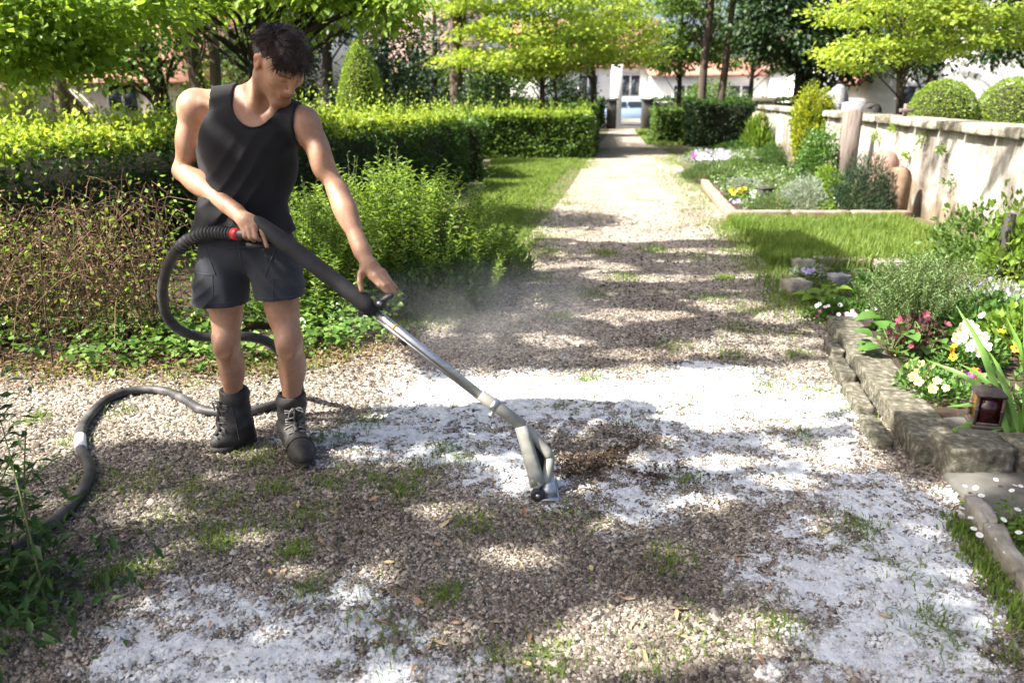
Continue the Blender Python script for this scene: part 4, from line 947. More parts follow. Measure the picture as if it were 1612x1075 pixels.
# --- left: dry shrub, green shrub, ivy, dark plant near the camera
def dry_shrub():
    base = np.array([-2.95, 5.05, 0]); t = empty('dry_shrub', base, 'dried brown arching shrub in front of the long hedge at left', 'shrub')
    S = []
    for i in range(300):
        s = base+[rng.uniform(-1.5, .7), rng.normal(0, .25), 0]
        a = rng.uniform(0, 2*pi); L_ = rng.uniform(.2, .9); hh = rng.uniform(.15, 1.0)**.8*(.5+.75*float(fbm(s[0]*2.4+np.zeros(1), np.zeros(1)+3)[0]))
        d = np.array([cos(a), sin(a)*.6-.2, 0]); j = lambda q: rng.normal(0, q, 3)
        e = s+d*L_+[0, 0, hh*rng.uniform(-.1, .9)]
        p = smooth_path([s, s+d*L_*.2+[0, 0, hh*.6]+j(.05), s+d*L_*.55+[0, 0, hh*.95]+j(.07), e], 9); p[:, 2] = np.maximum(p[:, 2], .01); S.append(tube(p, np.linspace(.0045, .0012, 9)*rng.uniform(.5, 1.4), 4, False))
    for i in range(1000):
        s = base+[rng.uniform(-1.6, .75), rng.normal(-.1, .27), 0]; s[2] = rng.uniform(.08, .95)*(.35+.9*float(fbm(s[0]*2.4+np.zeros(1), np.zeros(1)+3)[0])); d = unit(rng.normal(0, 1, 3)*[1, .8, .7]-[0, 0, .25])*rng.uniform(.06, .3)
        p = smooth_path([s, s+d*.5+rng.normal(0, .03, 3), s+d], 5); S.append(tube(p, np.linspace(.0022, .0008, 5), 3, False))
    V, F = cat_mesh(S); mesh('stems', V, F, DRY, t)
    n = 10000; P = base+np.stack([rng.uniform(-1.6, .75, n), rng.normal(-.1, .28, n), np.abs(rng.normal(.4, .25, n))], 1)
    V, F = leaf_quads(P, rng.normal(0, 1, (n, 3))-[0, 0, .4], rng.uniform(.015, .04, n), .4); mesh('dry_leaves', V, F, DRY, t)
    n = 2600; P = base+np.stack([rng.uniform(-1.6, 1.2, n), rng.normal(-.05, .3, n), np.abs(rng.normal(.5, .25, n))], 1)
    V, F = leaf_quads(P, rng.normal(0, 1, (n, 3)), rng.uniform(.02, .045, n), .6); mesh('green_leaves', V, F, SHRUB, t)
dry_shrub()
wand_plant('flowering_shrub', 'bushy bright green shrub beside the path right of the man', (-.86, 6.1, 0), .70, .5, 1.08, 330, 50, .055, SHRUB, .36, 'shrub', .35, r=.004, up=.35, hvar=.35)
wand_plant('flowering_shrub', 'leafy green shrub directly behind the man\'s left arm', (-1.5, 5.45, 0), .42, .35, 1.0, 170, 46, .05, SHRUB, .36, 'shrub', .3, r=.004, up=.35, hvar=.3)
wand_plant('meadow_herb', 'tall thin seed stalks rising out of the green shrub', (-1.2, 6.2, 0), .62, .3, 1.32, 26, 20, .03, ROSM, .3, 'plant', .12, r=.004, start=.5, hvar=.25)
bush('shrub', 'dark low leafy bush at the foot of the green shrub', (-.55, 5.75, 0), .42, .4, .5, 2600, .05, HEDGE, .55)
bush('shrub', 'fine green tussock at the corner of lawn and path', (-.2, 6.75, 0), .36, .36, .34, 2600, .09, MIDG, .1, up=1.2)
def ivy():
    n = 9000; x = rng.uniform(-4.4, -.75, n); y = rng.uniform(4.15, 5.4, n)
    edge = 4.3+(fbm(x*2.1, x*0+3)-.5)*.45+np.clip((x+1.5)*.55, 0, .8)
    k = (y > edge) & (rng.random(n) < np.clip((fbm(x*2.6+8, y*2.6, 3)-.28)*3.2, .1, 1)); x, y = x[k], y[k]; n = len(x)
    P = np.stack([x, y, .02+rng.random(n)*.13+np.clip(y-4.7, 0, 1)*.12], 1)
    A = np.stack([rng.normal(0, 1, n), rng.normal(-.3, 1, n), rng.normal(.1, .3, n)], 1)
    V, F = leaf_cards(P, A, rng.uniform(.03, .065, n), .85, N=np.tile([0, -.4, 1.], (n, 1))+rng.normal(0, .35, (n, 3)))
    mesh('ivy', V, F, IVY, label='low green ivy covering the ground along the hedge', cat='ivy', kind='stuff')
    n = 5000; x = rng.uniform(-4.2, -.6, n); y = rng.normal(4.32, .16, n)+np.clip((x+1.5)*.55, 0, .9); P = np.stack([x, y, rng.uniform(.004, .03, n)], 1)
    V, F = leaf_quads(P, rng.normal(0, 1, (n, 3))*[1, 1, .25], rng.uniform(.015, .045, n), .5, N=np.tile([0, 0, 1.], (n, 1))+rng.normal(0, .35, (n, 3)))
    mesh('leaf_litter', V, F, LITTER, label='brown leaf litter at the edge of the ivy', cat='leaf litter', kind='stuff')
    P2 = [(-3.1, 4.5), (-2.2, 4.6), (-1.3, 4.9)]
    poly_sheet('soil', [(-4.6, 4.28), (-2.9, 4.26), (-1.6, 4.32), (-1.1, 4.62), (-.6, 5.42), (-.28, 6.6), (-.6, 7), (-1.5, 8), (-4.6, 5.6)], .008, SOIL, kind='structure')
ivy()
def near_plant():
    base = np.array([-1.66, 2.14, 0]); t = empty('near_plant', base, 'dark leafy plant with pointed leaves at the lower left corner', 'plant')
    S, Ps, As, Ls = [], [], [], []
    tops = [(-1.83, 2.55, .80), (-1.74, 2.42, .46), (-1.86, 2.2, .52), (-1.62, 2.3, .40), (-1.72, 2.02, .55), (-1.5, 2.02, .30), (-1.42, 1.95, .24), (-1.62, 1.9, .40), (-1.9, 2.35, .60), (-1.55, 2.2, .34), (-1.38, 2.1, .16), (-1.8, 1.95, .5), (-1.58, 2.42, .30), (-1.48, 1.86, .28), (-1.68, 2.2, .46)]
    tops = [at(15, 585, 2.45), at(42, 650, 2.5), at(66, 705, 2.45), at(92, 765, 2.4), at(30, 690, 2.3)]+tops
    for i in range(34):
        tp = np.array(tops[i % len(tops)])+(rng.normal(0, .07, 3)*[1, 1, .8] if i >= len(tops) else 0)
        s = base+[rng.normal(-.05, .12), rng.normal(0, .12), 0]; m_ = s+(tp-s)*[.4, .4, .62]
        p = smooth_path([s, m_, tp], 40); S.append(tube(p[::5], np.linspace(.005, .0018, 8), 5))
        k = int(14+18*tp[2]/.6) if i > 4 else 17; f = np.linspace(.12 if i > 4 else .35, 1, k); q = p[(f*39).astype(int)]; a = np.arange(k)*2.4+rng.uniform(0, 6)
        Ps.append(q); As.append(np.stack([np.cos(a), np.sin(a), rng.normal(-.1, .3, k)], 1)); Ls.append(rng.uniform(.05, .10, k)*(1-.35*f) if i else rng.uniform(.05, .085, k))
    n = 1000; q = base+np.stack([rng.normal(.08, .17, n), rng.normal(-.14, .18, n), np.abs(rng.normal(0, .10, n))], 1); Ps.append(q); As.append(rng.normal(0, 1, (n, 3))+[.2, 0, .2]); Ls.append(rng.uniform(.03, .075, n))
    P, A, L_ = np.concatenate(Ps), np.concatenate(As), np.concatenate(Ls)
    V, F = leaf_cards(P, A, L_, .30, .06, N=np.tile([0, 0, 1.], (len(P), 1))+rng.normal(0, .35, P.shape), bend=.1); mesh('leaves', V, F, NEARP, t)
    V, F = cat_mesh(S); mesh('stems', V, F, STEM, t, smooth=True)
near_plant()

# --- right: near grave bed with kerb stones
BED = [(2.2, 5.02), (1.88, 3.13), (2.9, 3.05), (4.35, 4.3), (4.45, 5.2), (3.6, 5.2)]
poly_sheet('soil', BED, .10, SOIL, .1, kind='structure')
poly_sheet('soil', [(2.15, 5.25), (2.35, 6.9), (3.2, 6.95), (3.8, 5.5), (3.0, 5.25)], .012, SOIL, kind='structure')
gb = empty('grave_border', (1.75, 3.0, 0), 'weathered pale kerb stones edging the near flower bed', 'kerb')
ks = smooth_path([(2.13, 5.08, 0), (1.93, 4.1, 0), (1.74, 3.05, 0)], 60)
cut = [0, 19, 41, 59]
for i in range(3):
    a, b = ks[cut[i]], ks[cut[i+1]]; c = (a+b)/2; L_ = np.linalg.norm(b-a); hh = (.105, .103, .108)[i]
    V, F = stone_block((c[0]+.055, c[1], hh/2), (.19+.008*(i % 2), L_-.008, hh), math.atan2(b[1]-a[1], b[0]-a[0])-pi/2, 14, .005, 20+i, .012); mesh('kerb_stone', V, F, STONED, gb)
for i, (x, y, sx, sy, h_) in enumerate([(1.93, 4.55, .07, .26, .075), (1.83, 4.18, .08, .34, .07), (1.74, 3.75, .08, .36, .065), (1.66, 3.36, .08, .3, .055)]):
    V, F = stone_block((x, y, h_/2), (sx, sy, h_), -.17, 8, .008, 40+i, .03); mesh('kerb_stone', V, F, STONED, gb)
V, F = stone_block((1.90, 3.01, .07), (.26, .17, .14), 0, 9, .005, 51, .018); mesh('kerb_stone', V, F, STONED, gb)
V, F = stone_block((2.32, 3.02, .07), (.54, .17, .14), .02, 9, .005, 52, .018); mesh('kerb_stone', V, F, STONED, gb)
V, F = bevel_box((2.2, 2.76, .012), (.9, .36, .05), .012, .0, .004); mesh('paving_slab', V, F, SLABM, origin=(2.2, 2.76, 0), label='flat concrete slab in front of the dark kerb end', cat='slab')
eb = empty('path_edging', (1.62, 2.4, 0), 'narrow weathered edging stones along the path at lower right', 'edging')
ep = smooth_path([(1.72, 2.68, 0), (1.66, 2.38, 0), (1.57, 2.0, 0), (1.5, 1.6, 0)], 40)
for i, (a, b) in enumerate(((0, 9), (9, 20), (20, 30), (30, 39))):
    p, q = ep[a], ep[b]; c = (p+q)/2; L_ = np.linalg.norm(q-p)
    V, F = stone_block((c[0], c[1], .03), (.055, L_-.015, .09), math.atan2(q[1]-p[1], q[0]-p[0])-pi/2, 5, .010, 60+i); mesh('edging_stone', V, F, STONE, eb)
dp = empty('daisy_patch', (1.9, 2.4, 0), 'patch of grass with white daisies at the lower right edge', 'daisies')
n = 3800; x = rng.uniform(1.62, 2.3, n); y = rng.uniform(1.9, 2.66, n); k = x > (1.30+.155*y+.04); x, y = x[k], y[k]
V, F = blades(np.stack([x, y, 0*x], 1), rng.uniform(.02, .075, len(x)), .7, .005); mesh('grass', V, F, GRASS, dp, kind='stuff')
n = 1100; x = rng.uniform(1.7, 2.3, n); y = rng.uniform(2.0, 2.7, n); V, F = leaf_quads(np.stack([x, y, rng.uniform(.01, .04, n)], 1), rng.normal(0, 1, (n, 3))*[1, 1, .3], .035, .6, N=np.tile([0, 0, 1.], (n, 1))); mesh('leaves', V, F, SHRUB, dp)
flowers(dp, 'daisy', [gr(a, b, .07) for a, b in [(1515, 800), (1528, 815), (1533, 832), (1542, 842), (1550, 808), (1556, 812), (1566, 806), (1580, 818), (1572, 850), (1586, 847), (1602, 802), (1545, 780), (1519, 765), (1536, 768), (1593, 772), (1568, 755), (1607, 765), (1598, 764), (1560, 832), (1604, 838), (1585, 870), (1600, 880)]], .3, (0, -.1))
def hellebore(name, label, base, s, n, m, cat='plant', parts=True, L0=.13):
    """clump of large leaves, each leaf its own part"""
    t = empty(name, base, label, cat); base = np.array(base, float); S = []
    for i in range(n):
        a = i*2.4+rng.uniform(-.3, .3); el_ = rng.uniform(.25, 1.0); L_ = L0*rng.uniform(.7, 1.15)*s; d = np.array([cos(a), sin(a), 0])
        o = base+d*rng.uniform(.02, .13)*s+[0, 0, rng.uniform(.04, .17)*s]
        S.append(tube(smooth_path([base, (base+o)/2+[0, 0, .02], o], 5), .0028, 4))
        ax = d*cos(el_)+np.array([0, 0, 1])*sin(el_)*.6; N = np.array([0, 0, 1.])-d*.4
        ax = ax/np.linalg.norm(ax); N = N-ax*np.dot(N, ax); N /= np.linalg.norm(N); B = np.cross(ax, N)
        f = np.array([0, .18, .42, .68, .88, 1]); wd = np.array([.02, .26, .38, .32, .17, .0])*L_*1.15
        mid = o+np.outer(f*L_, ax)-np.outer(f**2*L_*.35, [0, 0, 1]); 
        V = np.concatenate([mid, mid+np.outer(wd, B)+np.outer(wd*.35, N), mid-np.outer(wd, B)+np.outer(wd*.35, N)]); F = []
        for q in range(5): F += [(q, q+1, 7+q, 6+q), (q, 12+q, 13+q, q+1)]
        mesh('leaf', V, F, m, t, smooth=True)
    V, F = cat_mesh(S); mesh('stems', V, F, STEM, t)
    return t
wand_plant('rosemary_bush', 'feathery pale green needle bush at the back of the near bed', gr(1452, 520, .1), .25, .2, .52, 340, 46, .028, ROSM, .24, 'shrub', .55, r=.002, up=.9, hvar=.3, start=.1)
hellebore('large_leaf_plant', 'plant with one big pale rounded leaf in front of the needle bush', gr(1432, 520, .1), 1.2, 5, BROAD, L0=.17)
hellebore('broad_leaf_plant', 'broad green leaves hanging over the kerb stones', gr(1402, 560, .1), .9, 14, BROAD)
hellebore('broad_leaf_plant', 'leafy green clump between the needle bush and the dusky blooms', gr(1490, 530, .1), .9, 16, BROAD)
hellebore('broad_leaf_plant', 'mid green leaves between the dusky pink blooms', gr(1460, 565, .1), .8, 12, BROAD)
h1 = bush('hellebore', 'dark purple-leaved plant with dusky pink blooms', gr(1445, 560, .1), .18, .15, .22, 230, .05, PURP, .5, stems=10, cat='plant')
flowers(h1, 'dusky_flower', [at(*p) for p in [(1457, 495, 4.3), (1418, 505, 4.35), (1442, 525, 4.25), (1435, 545, 4.1), (1490, 512, 4.2)]], .8, s=(.55, .9))
p1 = bush('pansies', 'large cream and white pansies in the middle of the near bed', gr(1535, 575, .1), .15, .14, .17, 420, .04, BROAD, .55, stems=6, cat='flowers')
flowers(p1, 'cream_pansy', [at(*p) for p in [(1512, 520, 3.95), (1522, 512, 3.98), (1532, 520, 3.95), (1518, 532, 3.92), (1540, 540, 3.9), (1548, 530, 3.92), (1553, 545, 3.88), (1530, 545, 3.88), (1506, 532, 3.93), (1545, 552, 3.86)]], 1.4, (-.4, -.9), (.75, 1.1))
p2 = bush('pansies', 'pale yellow pansies spilling over the kerb stones', gr(1455, 612, .1), .15, .12, .12, 360, .035, BROAD, .55, stems=6, cat='flowers')
flowers(p2, 'pale_pansy', [gr(*p, .19) for p in [(1432, 575), (1442, 585), (1450, 573), (1458, 590), (1470, 580), (1446, 600), (1475, 600), (1437, 593), (1468, 612), (1490, 610)]], 1.2, (-.4, -.8), (.6, .95))
p3 = bush('violas', 'small yellow and orange violas beside the long iris leaves', gr(1500, 580, .1), .12, .12, .14, 260, .03, BROAD, .55, stems=6, cat='flowers')
flowers(p3, 'yellow_pansy', [at(1576, 522, 3.9), at(1503, 545, 3.9), at(1500, 562, 3.85)], 1.2); flowers(p3, 'orange_pansy', [at(1498, 552, 3.86), at(1600, 548, 3.8), at(1535, 585, 3.7)], 1.2); flowers(p3, 'magenta_flower', [at(1541, 585, 3.68), at(1530, 590, 3.7), at(1497, 600, 3.7)], 1.2)
b1 = bush('flowering_plant', 'grey-leaved plant with small white and lavender flowers below the wall', gr(1565, 505, .1), .36, .3, .26, 1700, .03, SILV, .35, cat='plant')
flowers(b1, 'lavender_flower', [gr(rng.uniform(1500, 1612), rng.uniform(438, 470), .32) for i in range(20)], .7); flowers(b1, 'white_flower', [gr(rng.uniform(1505, 1610), rng.uniform(445, 500), .3) for i in range(24)], .7)
bush('leafy_plant', 'fresh green leafy plant behind the cream pansies', gr(1560, 535, .1), .36, .24, .25, 1500, .055, BROAD, .6, cat='plant')
bush('leafy_plant', 'green leaves at the right edge above the iris', gr(1605, 560, .1), .24, .2, .3, 600, .055, SHRUB, .6, cat='plant')
bush('leafy_plant', 'low green seedlings between pansies and lantern', gr(1500, 630, .1), .18, .1, .08, 420, .03, BROAD, .5, cat='plant', stems=4)
def iris():
    base = gr(1600, 690, .1); t = empty('iris', base, 'iris with long sword-shaped bright green leaves behind the lantern', 'iris')
    tips = [(1455, 565, 3.5), (1510, 572, 3.5), (1468, 692, 3.2), (1490, 640, 3.3), (1505, 480, 3.55), (1545, 540, 3.5), (1585, 500, 3.5), (1612, 470, 3.5), (1560, 600, 3.3), (1608, 540, 3.3), (1640, 520, 3.4), (1575, 715, 3.1), (1530, 700, 3.15), (1590, 640, 3.05), (1630, 600, 3.2), (1655, 640, 3.1), (1540, 555, 3.45)]
    for i, (px, py, Y) in enumerate(tips):
        tp = at(px, py, Y); s = base+[rng.normal(.04, .04), rng.normal(0, .05), -.01]
        m_ = s+(tp-s)*.5+[0, 0, .07]
        p = smooth_path([s, m_, tp], 9); T = unit(np.gradient(p, axis=0)); view = unit(p-[0, 0, CAM_H]); B = unit(np.cross(T, view)+rng.normal(0, .25, 3)); N = np.cross(T, B)
        w = .0135*np.array([.7, .9, 1, 1, .95, .85, .65, .4, .03])*rng.uniform(.8, 1.25)
        V = np.concatenate([p+B*w[:, None], p+N*.003, p-B*w[:, None]]); F = []
        for q in range(8): F += [(q, q+1, 10+q, 9+q), (9+q, 10+q, 19+q, 18+q)]
        mesh('leaf', V, F, IRISM, t, smooth=True)
iris()
def lantern():
    b = gr(1548, 668, .128); t = empty('grave_lantern', b, 'small dark metal grave lantern with red glass on a stone slab', 'lantern')
    IRON = mat('old_bronze', [(.05, .042, .035), (.13, .105, .09)], 25, .65, .4, 90, metal=.5); RED = mat('red_glass', [(.025, .003, .004)], rough=.15, bump=0, spec=.6); AMB = mat('amber_glass', [(.22, .12, .02)], rough=.2, bump=0, spec=.6)
    rz = -.28; R = np.array([[cos(rz), -sin(rz), 0], [sin(rz), cos(rz), 0], [0, 0, 1]])
    tr = lambda V: np.asarray(V)@R.T+b
    LS = .84; tr = lambda V: (np.asarray(V)*LS)@R.T+b
    w = .058
    V, F = cat_mesh([bevel_box((0, 0, .009), (.15, .15, .018), .004), bevel_box((0, 0, .024), (.128, .128, .014), .004)]); mesh('base', tr(V), F, IRON, t)
    for x in (-1, 1):
        for y in (-1, 1):
            V, F = cat_mesh([tube([(x*w, y*w, .02), (x*w, y*w, .175)], .0075, 8), tube([(x*w, y*w, .09), (x*w, y*w, .105)], .0105, 8)]); mesh('corner_post', tr(V), F, IRON, t)
    for k, (ax, sg, mm) in enumerate(((0, -1, AMB), (0, 1, RED), (1, -1, RED), (1, 1, AMB))):
        c = [0, 0, .095]; c[ax] = sg*(w-.004); s = [.1, .1, .135]; s[ax] = .004
        V, F = box(c, s); mesh('glass_pane', tr(V), F, mm, t)
    V, F = cat_mesh([bevel_box((0, 0, .178), (.142, .142, .014), .004), (np.array([(-.068, -.068, .185), (.068, -.068, .185), (.068, .068, .185), (-.068, .068, .185), (-.03, -.03, .207), (.03, -.03, .207), (.03, .03, .207), (-.03, .03, .207)]), [(0, 1, 5, 4), (1, 2, 6, 5), (2, 3, 7, 6), (3, 0, 4, 7), (4, 5, 6, 7)]), tube([(0, 0, .205), (0, 0, .222)], .012, 10)]); mesh('roof', tr(V), F, IRON, t)
    V, F = cat_mesh([lathe([(.0, .03), (.028, .03), (.028, .12), (0, .12)], (0, 0, 0), 12)]); mesh('candle', tr(V), F, RED, t)
    V, F = bevel_box(b+[.03, .0, -.028], (.30, .22, .05), .008, .1, .003); mesh('stone_slab', V, F, SLABM, origin=b-[0, 0, .05], label='grey stone slab under the grave lantern', cat='slab')
lantern()
# --- mid bed: dark soil with low plants, flat stones behind
for i, (px, py, sx, sy) in enumerate([(1310, 417, .34, .16), (1352, 418, .3, .15), (1262, 420, .2, .14), (1400, 421, .3, .16)]):
    c = gr(px, py); V, F = stone_block((c[0], c[1], .035), (sx, sy, .08), rng.uniform(-.1, .1), 4, .008, 80+i)
    mesh('border_stone', V, F, STONE, origin=(c[0], c[1], 0), label='flat border stone, %s of the row behind the dark bed' % ('second from left', 'third from left', 'leftmost', 'rightmost')[i], cat='stone', group='flat stones behind the dark bed')
c = gr(1320, 450); V, F = stone_block((c[0], c[1], .05), (.16, .12, .1), .3, 4, .01, 90); mesh('field_stone', V, F, GREYST, origin=(c[0], c[1], 0), label='rounded grey stone lying in the dark planting bed', cat='stone')
c = gr(1252, 462); V, F = stone_block((c[0], c[1], .05), (.2, .16, .12), .2, 4, .012, 91); mesh('field_stone', V, F, STONE, origin=(c[0], c[1], 0), label='pale stone at the path corner of the dark bed', cat='stone')
hellebore('leaf_rosette', 'rosette of bright green leaves at the path side of the dark bed', gr(1292, 480, .012), .8, 16, SHRUB, L0=.15)
q1 = bush('low_plant', 'low dark plant with tiny pink and white flowers in the dark bed', gr(1345, 505, .012), .34, .2, .15, 1100, .035, HEDGE, .5, cat='plant'); flowers(q1, 'white_flower', [gr(rng.uniform(1285, 1390), rng.uniform(478, 498), .14) for i in range(18)], .6); flowers(q1, 'magenta_flower', [gr(rng.uniform(1285, 1390), rng.uniform(478, 498), .13) for i in range(6)], .6, s=(.5, .7))
q2 = bush('low_plant', 'small lavender tuft by the back stones of the dark bed', gr(1272, 438, .012), .16, .12, .14, 420, .03, SILV, .3, cat='plant'); flowers(q2, 'lavender_flower', [gr(rng.uniform(1262, 1285), rng.uniform(420, 432), .14) for i in range(10)], .6)
bush('low_plant', 'small grey-green tuft in the middle of the dark bed', gr(1330, 440, .012), .18, .12, .12, 420, .03, HEDGE, .3, cat='plant')
bush('low_plant', 'dark leafy clump between the dark bed and the needle bush', gr(1385, 470, .012), .22, .18, .26, 620, .05, HEDGE, .5, cat='plant')
bush('rose_bush', 'loose leafy rose bush growing at the foot of the wall', gr(1530, 425), .45, .35, .66, 1300, .06, MIDG, .55, shell=.2, cat='shrub', lump=.5)
bush('climbing_shrub', 'bright leafy shrub beside the dark stake at the right edge', gr(1590, 440), .32, .3, .72, 800, .07, SHRUB, .55, shell=.2, cat='shrub', lump=.5)
c = gr(1572, 440); V, F = bevel_box((c[0], c[1], .28), (.07, .07, .56), .008, .2); mesh('stake', V, F, DARKP, origin=c, label='short dark wooden stake below the wall at right', cat='stake')

# ------------------------------------------------------------------ far flower bed by the wall
poly_sheet('soil', [(2.86, 10.1), (4.95, 10.12), (7.1, 24), (5.6, 24), (4.2, 17.5), (3.3, 14)], .05, SOIL, .05, kind='structure')
fb = empty('bed_kerb', (2.8, 10, 0), 'reddish sandstone kerb around the far flower bed', 'kerb')
for i, x in enumerate(np.linspace(3.12, 4.62, 3)):
    V, F = stone_block((x, 10.02, .05), (.74, .14, .13), 0, 5, .006, 100+i); mesh('kerb_stone', V, F, SANDST, fb)
kp = smooth_path([(2.78, 10.05, 0), (3.05, 12, 0), (3.35, 14, 0), (3.8, 16, 0)], 50)
for i in range(6):
    a, b = kp[i*8], kp[i*8+8]; c = (a+b)/2; V, F = stone_block((c[0], c[1], .04), (.14, np.linalg.norm(b-a)-.02, .11), math.atan2(b[1]-a[1], b[0]-a[0])-pi/2, 4, .006, 110+i); mesh('kerb_stone', V, F, SANDST, fb)
bush('silver_bush', 'round silvery grey bush at the front of the far bed', gr(1262, 333, .05), .31, .28, .46, 5200, .035, SILV, .25, up=.8, cat='shrub')
bush('pine_shrub', 'dwarf dark olive conifer at the front right of the far bed', gr(1357, 334, .05), .42, .3, .68, 6500, .05, YEWG, .2, up=.9, cat='shrub', lump=.5, shell=.3)
bush('low_plant', 'low lime-green plant between the silver bush and the conifer', gr(1298, 336, .05), .16, .12, .16, 500, .04, SHRUB, .5, cat='plant')
bush('leafy_bush', 'tall leafy green bush climbing in front of the golden yew', gr(1283, 300, .05), .36, .3, 1.0, 4200, .05, BROAD, .6, cat='shrub', lump=.4)
bush('leafy_bush', 'dark leafy bush behind the silver bush', gr(1302, 318, .05), .3, .25, .5, 2200, .05, SHRUB, .6, cat='shrub', lump=.3)
bush('round_bush', 'rounded grey-green bush left of the golden yew', gr(1212, 268, .05), .34, .34, .56, 3600, .04, HEDGE, .4, cat='shrub', lump=.1)
def golden_yew():
    b = gr(1268, 268, .05); t = empty('golden_yew', b, 'upright golden yellow yew column in the far bed', 'shrub')
    Ps, As = [], []; S = []
    for i in range(190):
        a = rng.uniform(0, 2*pi); rr = .35*np.sqrt(rng.random()); hh = rng.uniform(1.1, 1.82)*(1-.2*(rr/.3)**2)
        s = b+[rr*cos(a)*.6, rr*sin(a)*.6, .0]; e = b+[rr*cos(a)*1.12, rr*sin(a)*1.12, hh]
        p = smooth_path([s, (s+e)/2+[0, 0, .0], e], 5); S.append(tube(p, np.linspace(.008, .004, 5), 4, False))
        n = 110; f = rng.uniform(.1, 1, n)**.7; q = s+(e-s)*f[:, None]+rng.normal(0, .025, (n, 3)); Ps.append(q); As.append(np.column_stack([rng.normal(0, .7, (n, 2))+[.5*cos(a), .5*sin(a)], np.full(n, .8)]))
    P = np.concatenate(Ps); V, F = leaf_quads(P, np.concatenate(As), rng.uniform(.035, .07, len(P)), .4); mesh('leaves', V, F, GOLD, t)
    V, F = cat_mesh(S); mesh('stems', V, F, BARK, t)
golden_yew()
l1 = bush('carpet_plant', 'mound of pale lavender flowers beside the far path', gr(1122, 258, .05), .75, .7, .3, 1600, .06, SILV, .4, cat='flowers'); flowers(l1, 'far_lavender', [gr(rng.uniform(1095, 1148), rng.uniform(236, 252), .3) for i in range(90)], .8)
l2 = bush('carpet_plant', 'magenta flowers at the path end of the far bed', gr(1095, 252, .05), .3, .4, .28, 500, .06, HEDGE, .4, cat='flowers'); flowers(l2, 'far_magenta', [gr(rng.uniform(1088, 1102), rng.uniform(240, 248), .28) for i in range(16)], .8)
bush('grass_clump', 'soft grassy clump in front of the lavender flowers', gr(1118, 285, .03), .5, .5, .28, 3000, .10, ROSM, .1, up=1.3, cat='plant')
bush('low_plant', 'green mound behind the yellow flowers in the far bed', gr(1165, 275, .05), .42, .4, .34, 1800, .05, MIDG, .4, cat='plant')
bush('low_plant', 'low blue-green cushion left of the silver bush', gr(1172, 300, .05), .36, .28, .2, 2000, .04, SILV, .25, cat='plant')
y1 = bush('flower_clump', 'bright yellow flowers at the front left of the far bed', gr(1165, 318, .05), .22, .15, .14, 600, .04, MIDG, .5, cat='flowers'); flowers(y1, 'far_yellow', [gr(*p, .17) for p in [(1152, 300), (1157, 302), (1163, 299), (1168, 302), (1172, 297), (1165, 305), (1155, 306)]], 1.0); flowers(y1, 'far_white', [gr(*p, .15) for p in [(1182, 305), (1188, 302), (1193, 308), (1178, 312), (1186, 310)]], .8); flowers(y1, 'far_lavender', [gr(*p, .12) for p in [(1150, 315), (1156, 318), (1162, 317)]], .8)
bush('low_plant', 'feathery green plant at the front of the far bed', gr(1212, 335, .05), .26, .2, .24, 1500, .05, ROSM, .15, up=1, cat='plant')
bush('reed_clump', 'upright bright green blades near the hedge end', gr(1190, 240, .05), .35, .3, .8, 900, .3, SHRUB, .1, up=2, cat='plant')
bush('low_plant', 'dark ground plants at the far end of the bed', gr(1160, 240, .05), .8, .5, .3, 1400, .06, HEDGE, .5, cat='plant')
def cover(poly, n, z, leaf, m, lab, h=.10):
    P = np.array(poly); lo, hi = P.min(0), P.max(0); x = rng.uniform(lo[0], hi[0], n*2); y = rng.uniform(lo[1], hi[1], n*2)
    k = inside(x, y, P) & (fbm(x*2.3+4, y*2.3) > .40); x, y = x[k][:n], y[k][:n]; n = len(x)
    q = np.stack([x, y, z+rng.random(n)*h*(.3+1.2*fbm(x*1.7, y*1.7+9))], 1); A = rng.normal(0, 1, (n, 3))*[1, 1, .5]+[0, -.2, .4]
    V, F = leaf_quads(q, A, leaf*rng.uniform(.5, 1.4, n), .45); mesh('ground_cover', V, F, m, label=lab, cat='ground cover', kind='stuff')
cover([(2.95, 10.25), (4.85, 10.25), (6.6, 21), (5.2, 21), (4.0, 16), (3.4, 14)], 9000, .05, .06, MIDG, 'low green plants covering the soil of the far bed', .16)
cover([(2.95, 10.25), (4.85, 10.25), (6.6, 21), (5.2, 21), (4.0, 16), (3.4, 14)], 3500, .06, .05, SILV, 'grey-green cushion plants between the shrubs of the far bed', .14)
cover([(2.25, 4.95), (2.0, 3.5), (2.9, 3.3), (4.2, 4.4), (4.3, 5.1)], 3800, .10, .04, BROAD, 'small green seedlings covering the soil of the near bed', .07)
cover([(2.2, 5.35), (2.38, 6.8), (3.1, 6.85), (3.7, 5.5)], 1500, .012, .035, HEDGE, 'dark low leaves scattered over the dark bed', .06)
